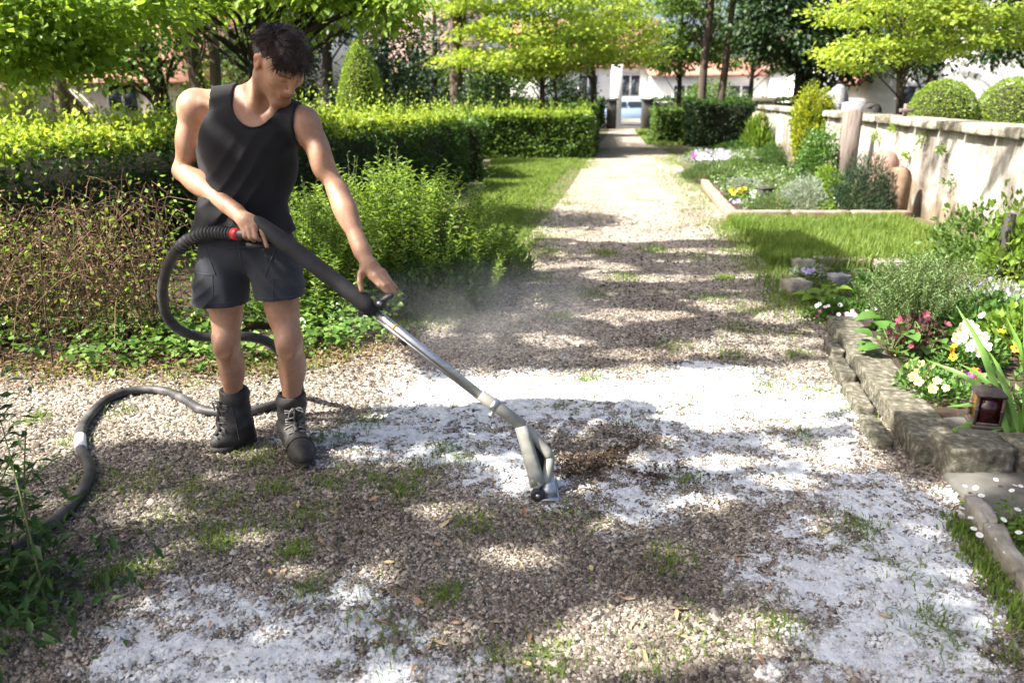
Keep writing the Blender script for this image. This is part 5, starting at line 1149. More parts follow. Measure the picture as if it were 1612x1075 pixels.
# gravestones
def stele(name, label, base, w, d, h, m, top='flat', rz=0, cat='gravestone'):
    base = np.array(base, float); n = 9
    if top == 'round': pr = [(-w/2, 0), (w/2, 0), (w/2, h-w/2)]+[(w/2*cos(a), h-w/2+w/2*sin(a)) for a in np.linspace(0, pi, n)[1:-1]]+[(-w/2, h-w/2)]
    elif top == 'peak': pr = [(-w/2, 0), (w/2, 0), (w/2, h*.8), (w*.28, h*.95), (0, h), (-w*.28, h*.95), (-w/2, h*.8)]
    else: pr = [(-w/2, 0), (w/2, 0), (w*.46, h*.97), (w*.2, h), (-w*.15, h*.985), (-w*.47, h*.97)]
    k = len(pr); R = np.array([[cos(rz), -sin(rz), 0], [sin(rz), cos(rz), 0], [0, 0, 1]])
    V = np.array([(x, y, z) for y in (-d/2, d/2) for x, z in pr])+rng.normal(0, .004, (2*k, 3)); F = [tuple(range(k)), tuple(range(2*k-1, k-1, -1))]+[(i, i+k, (i+1) % k+k, (i+1) % k) for i in range(k)]
    return mesh(name, V@R.T+base, F, m, origin=base, label=label, cat=cat)
stele('grave_stele', 'tall weathered grey-brown stone stele in the far bed by the wall', gr(1327, 302, .05), .24, .18, 1.24, WOODG, 'flat', .1)
stele('headstone', 'pink sandstone headstone with a peaked top behind the dwarf conifer', gr(1383, 322, .05), .36, .14, .74, PINKST, 'peak', .1)
stele('headstone', 'round-topped orange sandstone headstone leaning against the wall', gr(1408, 337, .05)+[.03, .10, 0], .30, .14, .58, ORANGEST, 'round', -1.2)
stele('headstone', 'grey headstone next to the orange stele at the far end of the wall', gr(1190, 232, .05), .42, .2, 1.0, STONE, 'round', .1)
stele('headstone', 'narrow orange stele at the far end of the wall', gr(1199, 240, .05), .2, .14, .95, ORANGEST, 'peak', .1)
for i, (px, Y, w, h, top, m, lab) in enumerate([(1345, 15.5, .45, 1.4, 'flat', GREYST, 'wide grey headstone behind the wall right of the golden yew'), (1318, 16.5, .4, 1.7, 'peak', GREYST, 'peaked grey headstone behind the golden yew'), (1372, 14.5, .3, 1.36, 'round', DARKP, 'dark round-topped headstone behind the wall under the pale tree'), (1450, 15, .3, 1.45, 'flat', DARKP, 'dark headstone between the pale tree and the left dome')]):
    x = at(px, 170, Y)[0]; stele('headstone', lab, (x, Y, 0), w, .18, h, m, top, .1)
x = at(1426, 170, 11.6)[0]
V, F = cat_mesh([bevel_box((x, 11.6, .69), (.05, .04, 1.38), .006), bevel_box((x, 11.56, 1.29), (.20, .04, .05), .006)]); mesh('wooden_cross', V, F, WOODG, origin=(x, 11.6, 0), label='small wooden grave cross showing over the wall', cat='cross')
def small_lantern(px, py, m, lab):
    b = gr(px, py, .05); t = empty('grave_light', b, lab, 'lantern')
    V, F = lathe([(0, 0), (.055, 0), (.06, .02), (.05, .03), (.05, .15), (.06, .16), (.03, .19), (.0, .2)], b, 12); mesh('body', V, F, m, t, smooth=False)
    V, F = lathe([(.063, .15), (.065, .165), (.02, .205), (0, .21)], b, 12); mesh('cap', V, F, DARKP, t)
small_lantern(1229, 325, mat('red_brown_glass', [(.35, .10, .05)], rough=.3, bump=0), 'small red-brown grave light left of the silver bush')
V, F = cat_mesh([bevel_box(gr(1203, 318, .05)+[0, 0, .1], (.16, .14, .16), .01, .3), bevel_box(gr(1203, 318, .05)+[0, 0, .19], (.19, .17, .03), .01, .3)]); mesh('plant_box', V, F, DARKP, origin=gr(1203, 318, .05), label='small black box planter between white flowers and silver bush', cat='planter')
V, F = cat_mesh([bevel_box(gr(1180, 268, .05)+[0, 0, .13], (.30, .2, .2), .01, .1), bevel_box(gr(1180, 268, .05)+[0, 0, .245], (.36, .26, .03), .01, .1)]); mesh('grave_marker', V, F, GREYST, origin=gr(1180, 268, .05), label='low dark stone marker with a pale top behind the green mound', cat='marker')

# ------------------------------------------------------------------ fallen leaves on the gravel, each its own thing
FL = []
for q in range(4):
    r = np.random.default_rng(q); L_, w = .034+.008*q, .005+.002*(q % 3)
    f = np.linspace(0, 1, 6); wd = w*np.sin(pi*np.clip(f, .02, .98))**.7; z = .004+.006*np.sin(f*3+q)+.004*f*(q % 2); sd = .008*np.sin(f*2.5+q)
    mid = np.column_stack([f*L_-L_/2, sd, z]); V = np.concatenate([mid, mid+np.column_stack([0*f, wd, .3*wd]), mid-np.column_stack([0*f, wd, -.4*wd])]); F = []
    for k in range(5): F += [(k, k+1, 7+k, 6+k), (k, 12+k, 13+k, k+1)]
    me = make_mesh('fallen_leaf', V, F, True); me.materials.append(mat('fallen_leaf_%d' % q, [[(.26, .16, .08), (.38, .26, .15)], [(.26, .12, .06), (.36, .20, .11)], [(.32, .26, .12), (.42, .34, .18)], [(.18, .11, .07), (.30, .21, .13)]][q], 60, .7, .2)); FL.append(me)
lp = [(255, 935), (235, 932), (612, 890), (620, 895), (590, 905), (685, 825), (700, 830), (545, 835), (560, 838), (590, 790), (600, 780), (625, 782), (645, 865), (690, 862), (725, 860), (735, 865), (430, 905), (445, 908), (600, 938), (625, 940), (645, 945), (660, 950), (605, 982), (600, 986), (595, 1018), (680, 1022), (690, 1018), (460, 945),
      (815, 815), (825, 812), (880, 810), (1125, 830), (1130, 870), (1160, 885), (1165, 880), (985, 945), (975, 945), (1065, 975), (1070, 965), (1075, 1010), (1100, 1000), (835, 1010), (830, 1050), (850, 990), (1000, 990), (1145, 1010), (780, 985), (755, 975), (720, 985), (1280, 845), (1300, 840), (560, 985), (330, 990), (410, 1000),
      (820, 895), (760, 905), (705, 915), (505, 860), (470, 800), (330, 810), (1210, 930), (1195, 1045), (1390, 975), (1470, 700), (1255, 775), (1130, 795), (930, 900), (880, 960), (905, 880), (650, 1060), (1015, 1040)]
for i, (px, py) in enumerate(lp):
    o = bpy.data.objects.new('fallen_leaf', FL[i % 4]); link(o); c = gr(px, py); o.location = (c[0], c[1], .012); o.rotation_euler = (rng.normal(0, .25), rng.normal(0, .2), rng.uniform(0, 6.3)); k = rng.uniform(.6, 1.15); o.scale = (k, k, k)
    tag(o, 'small tan dry leaf lying on the gravel path', 'leaf', 'dry leaves fallen on the gravel path')
# crumbs of dark leaf litter swept up in front of the nozzle
n = 5000; ci = rng.integers(0, 5, n); c = np.array([gr(*q) for q in [(935, 735), (985, 725), (1005, 750), (900, 765), (960, 700)]])[ci]; x = c[:, 0]+rng.normal(0, .11, n); y = c[:, 1]+rng.normal(0, .07, n); k = rng.random(n) < np.clip((fbm(x*7, y*7)-.42)*5, 0, 1); x, y = x[k], y[k]; n = len(x); P = np.stack([x, y, .008+np.abs(rng.normal(0, .010, n))], 1)
V, F = leaf_quads(P, rng.normal(0, 1, (n, 3))*[1, 1, .4], rng.uniform(.008, .024, n), .5, N=np.tile([0, 0, 1.], (n, 1))+rng.normal(0, .5, (n, 3)))
mesh('plant_debris', V, F, leaf_mat('dark_debris', [(.025, .017, .011), (.055, .036, .022), (.11, .068, .038)], .05, .9), label='brown shrivelled plant debris on the gravel right of the nozzle', cat='debris', kind='stuff')
n = 2600; x = rng.uniform(-1.2, 1.6, n); y = rng.uniform(1.7, 4.6, n); k = inside(x, y); x, y = x[k], y[k]; n = len(x)
V, F = leaf_quads(np.stack([x, y, rng.uniform(.009, .016, n)], 1), rng.normal(0, 1, (n, 3))*[1, 1, .2], rng.uniform(.006, .02, n), .35, N=np.tile([0, 0, 1.], (n, 1))+rng.normal(0, .3, (n, 3)))
mesh('leaf_crumbs', V, F, LITTER, label='fine dry leaf crumbs strewn over the gravel', cat='debris', kind='stuff')

# ------------------------------------------------------------------ the man: one skin from a blended distance field
class Field:
    def __init__(s, lo, hi, h):
        s.lo = np.array(lo, float); s.h = h; s.n = np.ceil((np.array(hi)-s.lo)/h).astype(int)+1
        s.ax = [s.lo[i]+h*np.arange(s.n[i]) for i in range(3)]
        s.D = np.full(s.n, .12, np.float32)
    def sub(s, lo, hi):
        a = np.clip(np.floor((lo-s.lo)/s.h).astype(int), 0, s.n-1); b = np.clip(np.ceil((hi-s.lo)/s.h).astype(int)+1, 1, s.n)
        if np.any(b <= a): return None, None
        sl = tuple(slice(a[i], b[i]) for i in range(3))
        X = np.stack(np.meshgrid(*[s.ax[i][sl[i]] for i in range(3)], indexing='ij'), -1).astype(np.float32)
        return sl, X
    def blend(s, sl, d, k, op):
        D = s.D[sl]
        if op == 'add':
            if k > 0:
                q = np.clip(.5+.5*(d-D)/k, 0, 1); s.D[sl] = D*q+d*(1-q)-k*q*(1-q)
            else: s.D[sl] = np.minimum(D, d)
        else:   # carve away
            if k > 0:
                q = np.clip(.5-.5*(D+d)/k, 0, 1); s.D[sl] = D*(1-q)-d*q+k*q*(1-q)
            else: s.D[sl] = np.maximum(D, -d)
    def cone(s, a, b, r1, r2, k=.02, op='add'):
        a, b = np.array(a, float), np.array(b, float); m = max(r1, r2)+k+.03
        sl, X = s.sub(np.minimum(a, b)-m, np.maximum(a, b)+m)
        if sl is None: return
        ab = b-a; t = np.clip(((X-a)@ab)/max(ab@ab, 1e-9), 0, 1)
        d = np.linalg.norm(X-a-t[..., None]*ab, axis=-1)-(r1+(r2-r1)*t)
        s.blend(sl, d, k, op)
    def ell(s, c, r, k=.02, M=None, op='add'):
        c = np.array(c, float); r = np.array(r, float); m = max(r)+k+.03
        sl, X = s.sub(c-m, c+m)
        if sl is None: return
        q = X-c
        if M is not None: q = q@np.asarray(M, float).T      # rows of M: local axes
        k0 = np.linalg.norm(q/r, axis=-1); k1 = np.linalg.norm(q/(r*r), axis=-1)
        s.blend(sl, k0*(k0-1)/np.maximum(k1, 1e-6), k, op)
    def grid(s): return np.meshgrid(*s.ax, indexing='ij', sparse=True)
    def skin(s):
        D = s.D; I = D < 0
        c = sum(I[i:D.shape[0]-1+i, j:D.shape[1]-1+j, k:D.shape[2]-1+k].astype(np.int8) for i in (0, 1) for j in (0, 1) for k in (0, 1))
        act = (c > 0) & (c < 8); A = np.argwhere(act); n = len(A)
        cid = np.full(act.shape, -1, np.int32); cid[act] = np.arange(n)
        cor = {(i, j, k): D[A[:, 0]+i, A[:, 1]+j, A[:, 2]+k] for i in (0, 1) for j in (0, 1) for k in (0, 1)}
        S = np.zeros((n, 3)); W = np.zeros(n)
        for a in cor:
            for ax in range(3):
                if a[ax] == 0:
                    b = list(a); b[ax] = 1; b = tuple(b); da, db = cor[a], cor[b]
                    m = (da < 0) != (db < 0); t = np.where(m, da/np.where(m, da-db, 1), 0)
                    p = np.tile(np.array(a, float), (n, 1)); p[:, ax] += t
                    S += p*m[:, None]; W += m
        V = s.lo+(A+S/W[:, None])*s.h
        F = []
        for ax in range(3):
            o = [x for x in range(3) if x != ax]; sl0 = [slice(1, -1)]*3; sl0[ax] = slice(0, -1); sl1 = [slice(1, -1)]*3; sl1[ax] = slice(1, None)
            m = I[tuple(sl0)] != I[tuple(sl1)]; E = np.argwhere(m); E[:, o[0]] += 1; E[:, o[1]] += 1
            q = []
            for d0, d1 in ((-1, -1), (0, -1), (0, 0), (-1, 0)):
                e = E.copy(); e[:, o[0]] += d0; e[:, o[1]] += d1; q.append(cid[e[:, 0], e[:, 1], e[:, 2]])
            q = np.stack(q, 1); ins = I[E[:, 0], E[:, 1], E[:, 2]]
            flip = ins if ax != 1 else ~ins
            q[~flip] = q[~flip][:, ::-1]; F.append(q)
        return V, np.concatenate(F)

J = dict(
    pel=at(392, 388, 3.31), bel=at(384, 330, 3.31), che=at(386, 238, 3.32),
    shR=at(306, 172, 3.36), shL=at(480, 198, 3.29), elR=at(287, 270, 3.36), wrR=at(372, 334, 3.13), elL=at(531, 300, 3.22), wrL=at(570, 396, 3.07),
    hipR=at(355, 402, 3.31), hipL=at(430, 402, 3.30), knR=at(356, 536, 3.24), knL=at(455, 536, 3.19), anR=at(371, 640, 3.30), anL=at(461, 652, 3.235),
    nk0=at(410, 166, 3.35), nk1=at(427, 112, 3.30))
HC = at(443, 96, 3.235); TH, PH, HS = radians(43), radians(46), 1.07
Hf = np.array([sin(TH)*cos(PH), -cos(TH)*cos(PH), -sin(PH)]); Hu = np.array([sin(TH)*sin(PH), -cos(TH)*sin(PH), cos(PH)]); Hl = np.array([cos(TH), sin(TH), 0])
HM = np.stack([Hl, Hf, Hu])
def hd(l, f, u): return HC+HS*(Hl*l+Hf*f+Hu*u)

def torso(B, g=0.0, k=.06, neck=True):
    B.ell(J['pel'], np.array([.168, .118, .13])+g, k)
    B.ell(J['bel'], np.array([.138, .104, .17])+g, k)
    B.ell(J['che']+[0, .0, .0], np.array([.162, .116, .20])+g, k)
    B.ell(at(355, 212, 3.275), np.array([.08, .05, .06])+g, .07); B.ell(at(422, 220, 3.265), np.array([.08, .05, .06])+g, .07)
    B.ell(at(333, 240, 3.38), np.array([.05, .07, .13])+g, .05); B.ell(at(444, 250, 3.34), np.array([.05, .07, .13])+g, .05)
    B.cone(J['nk0']+[0, .01, .03], J['shR']+[.03, .02, .02], .058+g, .05+g, .05); B.cone(J['nk0']+[0, .01, .02], J['shL']+[-.02, .02, .015], .056+g, .05+g, .05)

def neckline_bones(B):
    B.cone(at(405, 183, 3.275), at(322, 162, 3.32), .014, .013, .03); B.cone(at(425, 186, 3.265), at(470, 192, 3.265), .014, .013, .03)
def build_body():
    B = Field((-1.50, 2.88, .10), (-.44, 3.56, 1.80), .0053)
    torso(B)
    # neck with the two cords of muscle
    B.cone(J['nk0'], J['nk1'], .064, .060, .04); B.cone(at(398, 178, 3.27), hd(-.062, -.015, -.06), .016, .02, .03); B.cone(at(425, 182, 3.25), hd(.055, .0, -.07), .014, .018, .03)
    neckline_bones(B)
    # arms
    B.ell(J['shR'], (.068, .07, .078), .04); B.ell(J['shL'], (.064, .068, .074), .04)
    def arm(s, e, w, side):
        d = e-s; B.cone(s, e, .048, .034, .03)
        B.ell(s+d*.52+[0, -.016, 0], (.042, .042, .08), .025); B.ell(s+d*.42+[0, .02, 0], (.040, .04, .085), .025)
        f = w-e; B.cone(e, w, .038, .029, .025); M = None
        fx = unit(f); o = unit(np.cross(fx, [0, 1, .2])); M = np.stack([fx, o, np.cross(fx, o)])
        B.ell(e+f*.30, (.105, .046, .044), .025, M); B.ell(e+f*.86, (.06, .031, .025), .02, M)
    arm(J['shR'], J['elR'], J['wrR'], -1); arm(J['shL'], J['elL'], J['wrL'], 1)
    # legs
    for hip, kn, an, sx in ((J['hipR'], J['knR'], J['anR'], -1), (J['hipL'], J['knL'], J['anL'], 1)):
        d = kn-hip; B.cone(hip, kn, .080, .050, .04); B.ell(hip+d*.5+[0, -.012, 0], (.064, .06, .15), .04)
        B.ell(kn+[0, -.010, .005], (.046, .048, .058), .03); B.ell(kn+[-.024, -.045, -.03], (.018, .016, .03), .02); B.ell(kn+[.024, -.045, -.03], (.018, .016, .03), .02); B.ell(kn+[0, -.052, .0], (.026, .02, .03), .02)
        f = an-kn; B.cone(kn, an, .047, .038, .03); B.ell(kn+f*.33+[.016*sx, .03, 0], (.042, .046, .10), .03); B.ell(kn+f*.36+[-.018*sx, .026, 0], (.037, .042, .09), .03); B.cone(kn+[0, -.035, -.06], an+[0, -.02, .06], .022, .02, .02)
        B.cone(an, an+[0, .015, -.03], .040, .034, .02)
    # head
    E = lambda l, f, u, r, k=.015, op='add': B.ell(hd(l, f, u), np.array(r)*HS, k, HM, op)
    C = lambda a, b, r1, r2, k=.012, op='add': B.cone(hd(*a), hd(*b), r1*HS, r2*HS, k, op)
    E(0, -.012, .012, (.076, .094, .084), .02); E(0, .030, .0, (.066, .068, .075), .03); E(0, .028, -.055, (.058, .062, .07), .03)
    C((-.052, -.005, -.075), (-.02, .072, -.118), .018, .018, .03); C((.052, -.005, -.075), (.02, .072, -.118), .018, .018, .03); E(0, .075, -.118, (.024, .02, .017), .02)
    E(0, .088, .022, (.05, .012, .012), .02)                       # brow
    for s in (-1, 1):
        E(s*.047, .062, -.028, (.016, .018, .016), .025)             # cheekbone
        E(s*.033, .098, -.002, (.017, .013, .012), .012, 'cut')    # eye socket
        E(s*.033, .080, -.004, (.0135, .0135, .0115), .005)        # closed lid over the eye
        C((s*.045, .087, -.0075), (s*.022, .094, -.0085), .0022, .0022, .003)
        E(s*.082, -.012, -.018, (.008, .02, .032), .012); E(s*.088, -.018, -.006, (.006, .012, .014), .01); E(s*.093, -.008, -.016, (.007, .009, .016), .006, 'cut')
    C((0, .090, .008), (0, .116, -.034), .0078, .0105, .012); E(0, .113, -.039, (.0115, .011, .009), .008); E(-.013, .106, -.043, (.0085, .01, .008), .006); E(.013, .106, -.043, (.0085, .01, .008), .006)
    E(0, .088, -.072, (.024, .014, .02), .02); C((-.019, .094, -.0705), (0, .102, -.067), .0045, .0065, .006); C((.019, .094, -.0705), (0, .102, -.067), .0045, .0065, .006); C((-.015, .095, -.081), (.015, .095, -.081), .006, .006, .006)
    C((-.021, .098, -.0755), (.021, .098, -.0755), .0022, .0022, .004, 'cut')
    # right hand closed round the grip
    W = J['wrR']; pal = at(388, 349, 3.075); B.cone(W, pal, .029, .034, .02); B.ell(at(394, 352, 3.07), (.036, .028, .034), .02)
    kn = [(383, 361, 3.05), (391, 360, 3.04), (400, 357, 3.04), (408, 351, 3.05)]; mid = [(385, 372, 3.025), (394, 374, 3.02), (403, 374, 3.02), (414, 369, 3.03)]; tip = [(391, 377, 3.05), (400, 379, 3.05), (409, 378, 3.05), (420, 388, 3.02)]
    for a, b, c, r in zip(kn, mid, tip, (.0085, .0095, .0098, .0096)):
        a, b, c = at(*a), at(*b), at(*c); B.cone(pal+(a-pal)*.3, a, .016, r*1.18, .012); B.cone(a, b, r*1.1, r, .005); B.cone(b, c, r, r*.85, .004)
    B.cone(pal+[.0, .015, .01], at(404, 347, 3.10), .017, .012, .012); B.cone(at(404, 347, 3.10), at(413, 358, 3.09), .0115, .010, .005)
    # left hand reaching for the side handle
    W = J['wrL']; pal = at(581, 419, 3.03); B.cone(W, pal, .028, .031, .02); B.ell(at(585, 423, 3.025), (.031, .024, .038), .02)
    kn = [(584, 436, 2.995), (592, 434, 2.99), (599, 431, 3.0), (604, 427, 3.015)]; mid = [(597, 449, 2.975), (605, 449, 2.975), (612, 447, 2.985), (615, 443, 3.0)]; tip = [(609, 460, 2.975), (617, 463, 2.98), (624, 462, 2.99), (627, 457, 3.005)]
    for a, b, c, r in zip(kn, mid, tip, (.0096, .0098, .0094, .0085)):
        a, b, c = at(*a), at(*b), at(*c); B.cone(pal+(a-pal)*.3, a, .016, r*1.15, .012); B.cone(a, b, r*1.1, r, .005); B.cone(b, c, r, r*.82, .004)
    B.cone(pal+[-.015, -.005, .0], at(567, 432, 3.0), .018, .0125, .014); B.cone(at(567, 432, 3.0), at(566, 444, 2.985), .0115, .011, .005); B.cone(at(566, 444, 2.985), at(569, 457, 2.975), .0108, .0095, .004)
    return B.skin()
def skin_mat():
    m, N, L, p = _new('tanned_skin')
    n = noise(N, L, 11, 9, .72); r = ramp(N, [(.3, (.245, .122, .068)), (.5, (.31, .167, .102)), (.7, (.40, .235, .155))]); L.new(n.outputs['Fac'], r.inputs[0])
    a = N.new('ShaderNodeAttribute'); a.attribute_name = 'tone'; mx = N.new('ShaderNodeMix'); mx.data_type = 'RGBA'; mx.blend_type = 'MULTIPLY'; mx.inputs['Factor'].default_value = 1
    L.new(r.outputs[0], mx.inputs['A']); L.new(a.outputs['Color'], mx.inputs['B']); L.new(mx.outputs['Result'], p.inputs['Base Color'])
    p.inputs['Roughness'].default_value = .5; p.inputs['Specular IOR Level'].default_value = .4
    p.inputs['Subsurface Weight'].default_value = .12; p.inputs['Subsurface Radius'].default_value = (1, .35, .2); p.inputs['Subsurface Scale'].default_value = .008
    b = N.new('ShaderNodeBump'); b.inputs['Strength'].default_value = .35; b.inputs['Distance'].default_value = .004
    n2 = noise(N, L, 120, 8, .7); L.new(n2.outputs['Fac'], b.inputs['Height']); L.new(b.outputs[0], p.inputs['Normal'])
    return m
foot = np.array([-1.08, 3.22, 0])
man = empty('person', foot, 'man in dark tank top, shorts and work boots steering a foam lance with bowed head', 'person')
V, F = build_body()
body = mesh('body', V, F, skin_mat(), man, smooth=True)
q = (V-HC)@HM.T/HS        # natural colour of lips, brows, cheeks, nails (not light)
tone = np.ones((len(V), 4), np.float32)
def paint(msk, c): tone[msk, :3] *= np.array(c)
paint((np.abs(q[:, 0]) < .024) & (q[:, 1] > .083) & (q[:, 2] < -.064) & (q[:, 2] > -.088), (.92, .72, .72))
paint((np.abs(np.abs(q[:, 0])-.033) < .022) & (q[:, 1] > .07) & (np.abs(q[:, 2]-.016-.12*(.033-np.abs(np.abs(q[:, 0])-.028))*.4) < .0055), (.42, .36, .33))
paint((np.abs(np.abs(q[:, 0])-.033) < .015) & (q[:, 1] > .08) & (np.abs(q[:, 2]+.008) < .0025), (.55, .48, .46))
paint((np.linalg.norm((q-[0, .03, -.1])*[1, .8, 1], axis=1) < .085) & (q[:, 2] < -.055), (.90, .87, .86))
paint(np.linalg.norm(q-[-.085, -.012, -.015], axis=1) < .035, (1.02, .82, .8))
ca = body.data.color_attributes.new('tone', 'FLOAT_COLOR', 'POINT'); ca.data.foreach_set('color', tone.ravel())

# clothes
def cloth_mat(name, c1, c2, rough=.9):
    m = mat(name, [c1, c2], 7, rough, .35, 420, bdist=.002, spec=.25); m.node_tree.nodes['Principled BSDF'].inputs['Sheen Weight'].default_value = .08; return m
TANK = cloth_mat('charcoal_cotton', (.0045, .0045, .0055), (.0105, .010, .012)); SHORT = cloth_mat('slate_work_cloth', (.019, .021, .027), (.036, .039, .047)); LEATH = mat('worn_black_leather', [(.008, .0075, .007), (.019, .0175, .016), (.05, .045, .038)], 16, .6, .5, 120, bdist=.004)
SOLE = mat('boot_rubber', [(.018, .018, .018), (.06, .055, .045)], 30, .85, .5, 60); LACE = mat('boot_lace', [(.10, .095, .09), (.22, .21, .20)], 60, .9, 0)
def tank_top():
    T = Field((-1.42, 3.06, .86), (-.70, 3.56, 1.60), .007); torso(T); T.cone(J['nk0'], J['nk1'], .064, .060, .04); neckline_bones(T); T.ell(J['shR'], (.068, .07, .078), .04); T.ell(J['shL'], (.064, .068, .074), .04); T.D -= .011
    # hangs loose over the hips
    T.cone(at(360, 320, 3.31), at(356, 362, 3.31), .108, .126, .06); T.cone(at(407, 320, 3.31), at(412, 362, 3.30), .104, .122, .06)
    X, Y, Z = T.grid()
    # folds: drag lines from the armpits, ripples across the waist
    th = np.arctan2(Y-3.31, X-J['bel'][0])
    w = np.clip((1.28-Z)/.3, 0, 1)
    w2 = np.clip((1.42-Z)/.3, .15, 1)
    rd = lambda v: 1-np.abs(np.sin(v))**.7
    D = T.D-.011*rd(30*(Z+.55*X)+2.6*np.sin(9*X+2)+1.4*np.sin(14*Z))*w*np.clip(.45+.7*np.sin(8*X+11*Z),0,1)-.010*rd(34*(Z-.8*X)+2.2*np.sin(10*X+1))*w2*np.clip(.3+.8*np.sin(9*X-8*Z+2),0,1)-.006*np.sin(th*8+Z*7)*w*np.clip((1.12-Z)/.15, 0, 1)
    # hem, neckline (deep in front, shallow behind) and armholes
    hem = .935+.02*np.sin(th*3+1)
    D = np.maximum(D, hem-Z)
    nx, nz = (J['nk0'][0]+.005), J['nk0'][2]
    fr = np.clip((3.37-Y)/.1, 0, 1)
    ncut = np.hypot((X-nx)/1.0, (Z-(nz+.06))/(1.0+.42*fr))-.098
    D = np.maximum(D, -ncut)
    for c, rx, rz_ in ((J['shR']+[-.035, 0, -.0], .128, .165), (J['shL']+[.065, 0, -.0], .098, .16)):
        d = (np.sqrt(((X-c[0])/rx)**2+((Y-c[1])/.22)**2+((Z-c[2])/rz_)**2)-1)*.1; D = np.maximum(D, -d)
    # a sheet, not a plug: hollow inside
    T.D = D.astype(np.float32)
    return T, (nx, nz)
def drape(T, xz, lift=.001):
    """lay points (x, z) on the front of a garment"""
    out = []
    for x, z in xz:
        i, k = int(round((x-T.lo[0])/T.h)), int(round((z-T.lo[2])/T.h))
        if not (0 <= i < T.n[0] and 0 <= k < T.n[2]): continue
        j = np.nonzero(T.D[i, :, k] < 0)[0]
        if len(j) and j[0] > 0:
            d0, d1 = T.D[i, j[0]-1, k], T.D[i, j[0], k]; out.append((x, T.ax[1][j[0]-1]+T.h*d0/(d0-d1)-lift, z))
    return np.array(out)
def seam(T, xz, r, m, parent, name='seam'):
    p = drape(T, xz)
    if len(p) < 4: return
    p[:, 1] = np.convolve(np.pad(p[:, 1], 2, mode='edge'), np.ones(5)/5, 'valid')
    V, F = tube(p, r, 6); mesh(name, V, F, m, parent, smooth=True)
TT, (nx_, nz_) = tank_top(); V, F = TT.skin(); tk = mesh('tank_top', V, F, TANK, man, smooth=True)
seam(TT, [(nx_+.101*cos(a), nz_+.06+.101*1.42*sin(a)) for a in np.linspace(radians(200), radians(340), 40)], .0035, TANK, tk, 'neck_binding')
seam(TT, [(x, .958) for x in np.linspace(J['bel'][0]-.16, J['bel'][0]+.16, 40)], .0016, TANK, tk, 'hem_stitching')
SPL = at(397, 476, 3.27)[0]
def shorts():
    T = Field((-1.36, 3.08, .60), (-.72, 3.56, 1.02), .006)
    T.ell(J['pel']+[0, 0, .0], (.182, .135, .12), .05)
    hR, hL = at(347, 478, 3.26), at(443, 470, 3.225)
    T.cone(J['hipR']+[0, 0, .02], hR, .108, .110, .03); T.cone(J['hipL']+[0, -.01, .02], hL, .108, .103, .03)
    X, Y, Z = T.grid()
    rd = lambda v: 1-np.abs(np.sin(v))**.7
    D = T.D-.010*rd(36*(Z+.7*np.abs(X-SPL))+2*np.sin(13*X)+1.2*np.sin(17*Z))*np.clip(.4+.7*np.sin(13*X+9*Z),0,1)-.005*np.sin(48*X+9*Z+2*np.sin(20*Y))*np.clip((.82-Z)/.12, 0, 1)
    hem = np.where(X < SPL, hR[2], hL[2])+.06*(X-SPL)*np.where(X < SPL, -.2, .9)-.035*(Y-3.26)
    D = np.maximum(D, hem-Z); D = np.maximum(D, Z-.985)
    for a, b, r in ((J['hipR'], hR-[0, 0, .05], .096), (J['hipL'], hL-[0, 0, .05], .089)):
        a = b+(a-b)*.28; ab = b-a; P = np.stack(np.broadcast_arrays(X, Y, Z), -1); t = np.clip(((P-a)@ab)/(ab@ab), 0, 1.3)
        D = np.maximum(D, -np.maximum(np.linalg.norm(P-a-t[..., None]*ab, axis=-1)-r, Z-hem-.035))
    T.D = D.astype(np.float32); return T, hR, hL
TS, hR_, hL_ = shorts(); V, F = TS.skin(); sh = mesh('shorts', V, F, SHORT, man, smooth=True)
STI = mat('grey_stitching', [(.05, .052, .06)], rough=.9, bump=0)
for c, zh in ((hR_[0], hR_[2]), (hL_[0], hL_[2])): seam(TS, [(c+x, zh+.028) for x in np.linspace(-.09, .09, 26)], .0014, STI, sh, 'hem_stitching')
px0 = J['pel'][0]
seam(TS, [(px0-.155+.05*f, .93-.13*f) for f in np.linspace(0, 1, 20)][::-1], .0022, STI, sh, 'pocket_seam'); seam(TS, [(px0+.155-.05*f, .93-.13*f) for f in np.linspace(0, 1, 20)], .0022, STI, sh, 'pocket_seam')
seam(TS, [(px0+.004, z) for z in np.linspace(.97, .80, 20)], .0020, STI, sh, 'fly_seam')
for c, z0_ in ((hR_[0]-.035, .80), (hL_[0]+.04, .79)):
    seam(TS, [(c+x, z0_) for x in np.linspace(-.045, .045, 16)], .0022, STI, sh, 'pocket_flap'); seam(TS, [(c-.045, z) for z in np.linspace(z0_, z0_-.09, 14)], .0014, STI, sh, 'pocket_seam'); seam(TS, [(c+.045, z) for z in np.linspace(z0_, z0_-.09, 14)], .0014, STI, sh, 'pocket_seam')
V, F = tube(smooth_path([at(330, 388, 3.20), at(350, 391, 3.178), at(372, 390, 3.165), at(400, 388, 3.165), at(430, 386, 3.175)], 14), .0035, 6); mesh('seam', V, F, SHORT, sh)
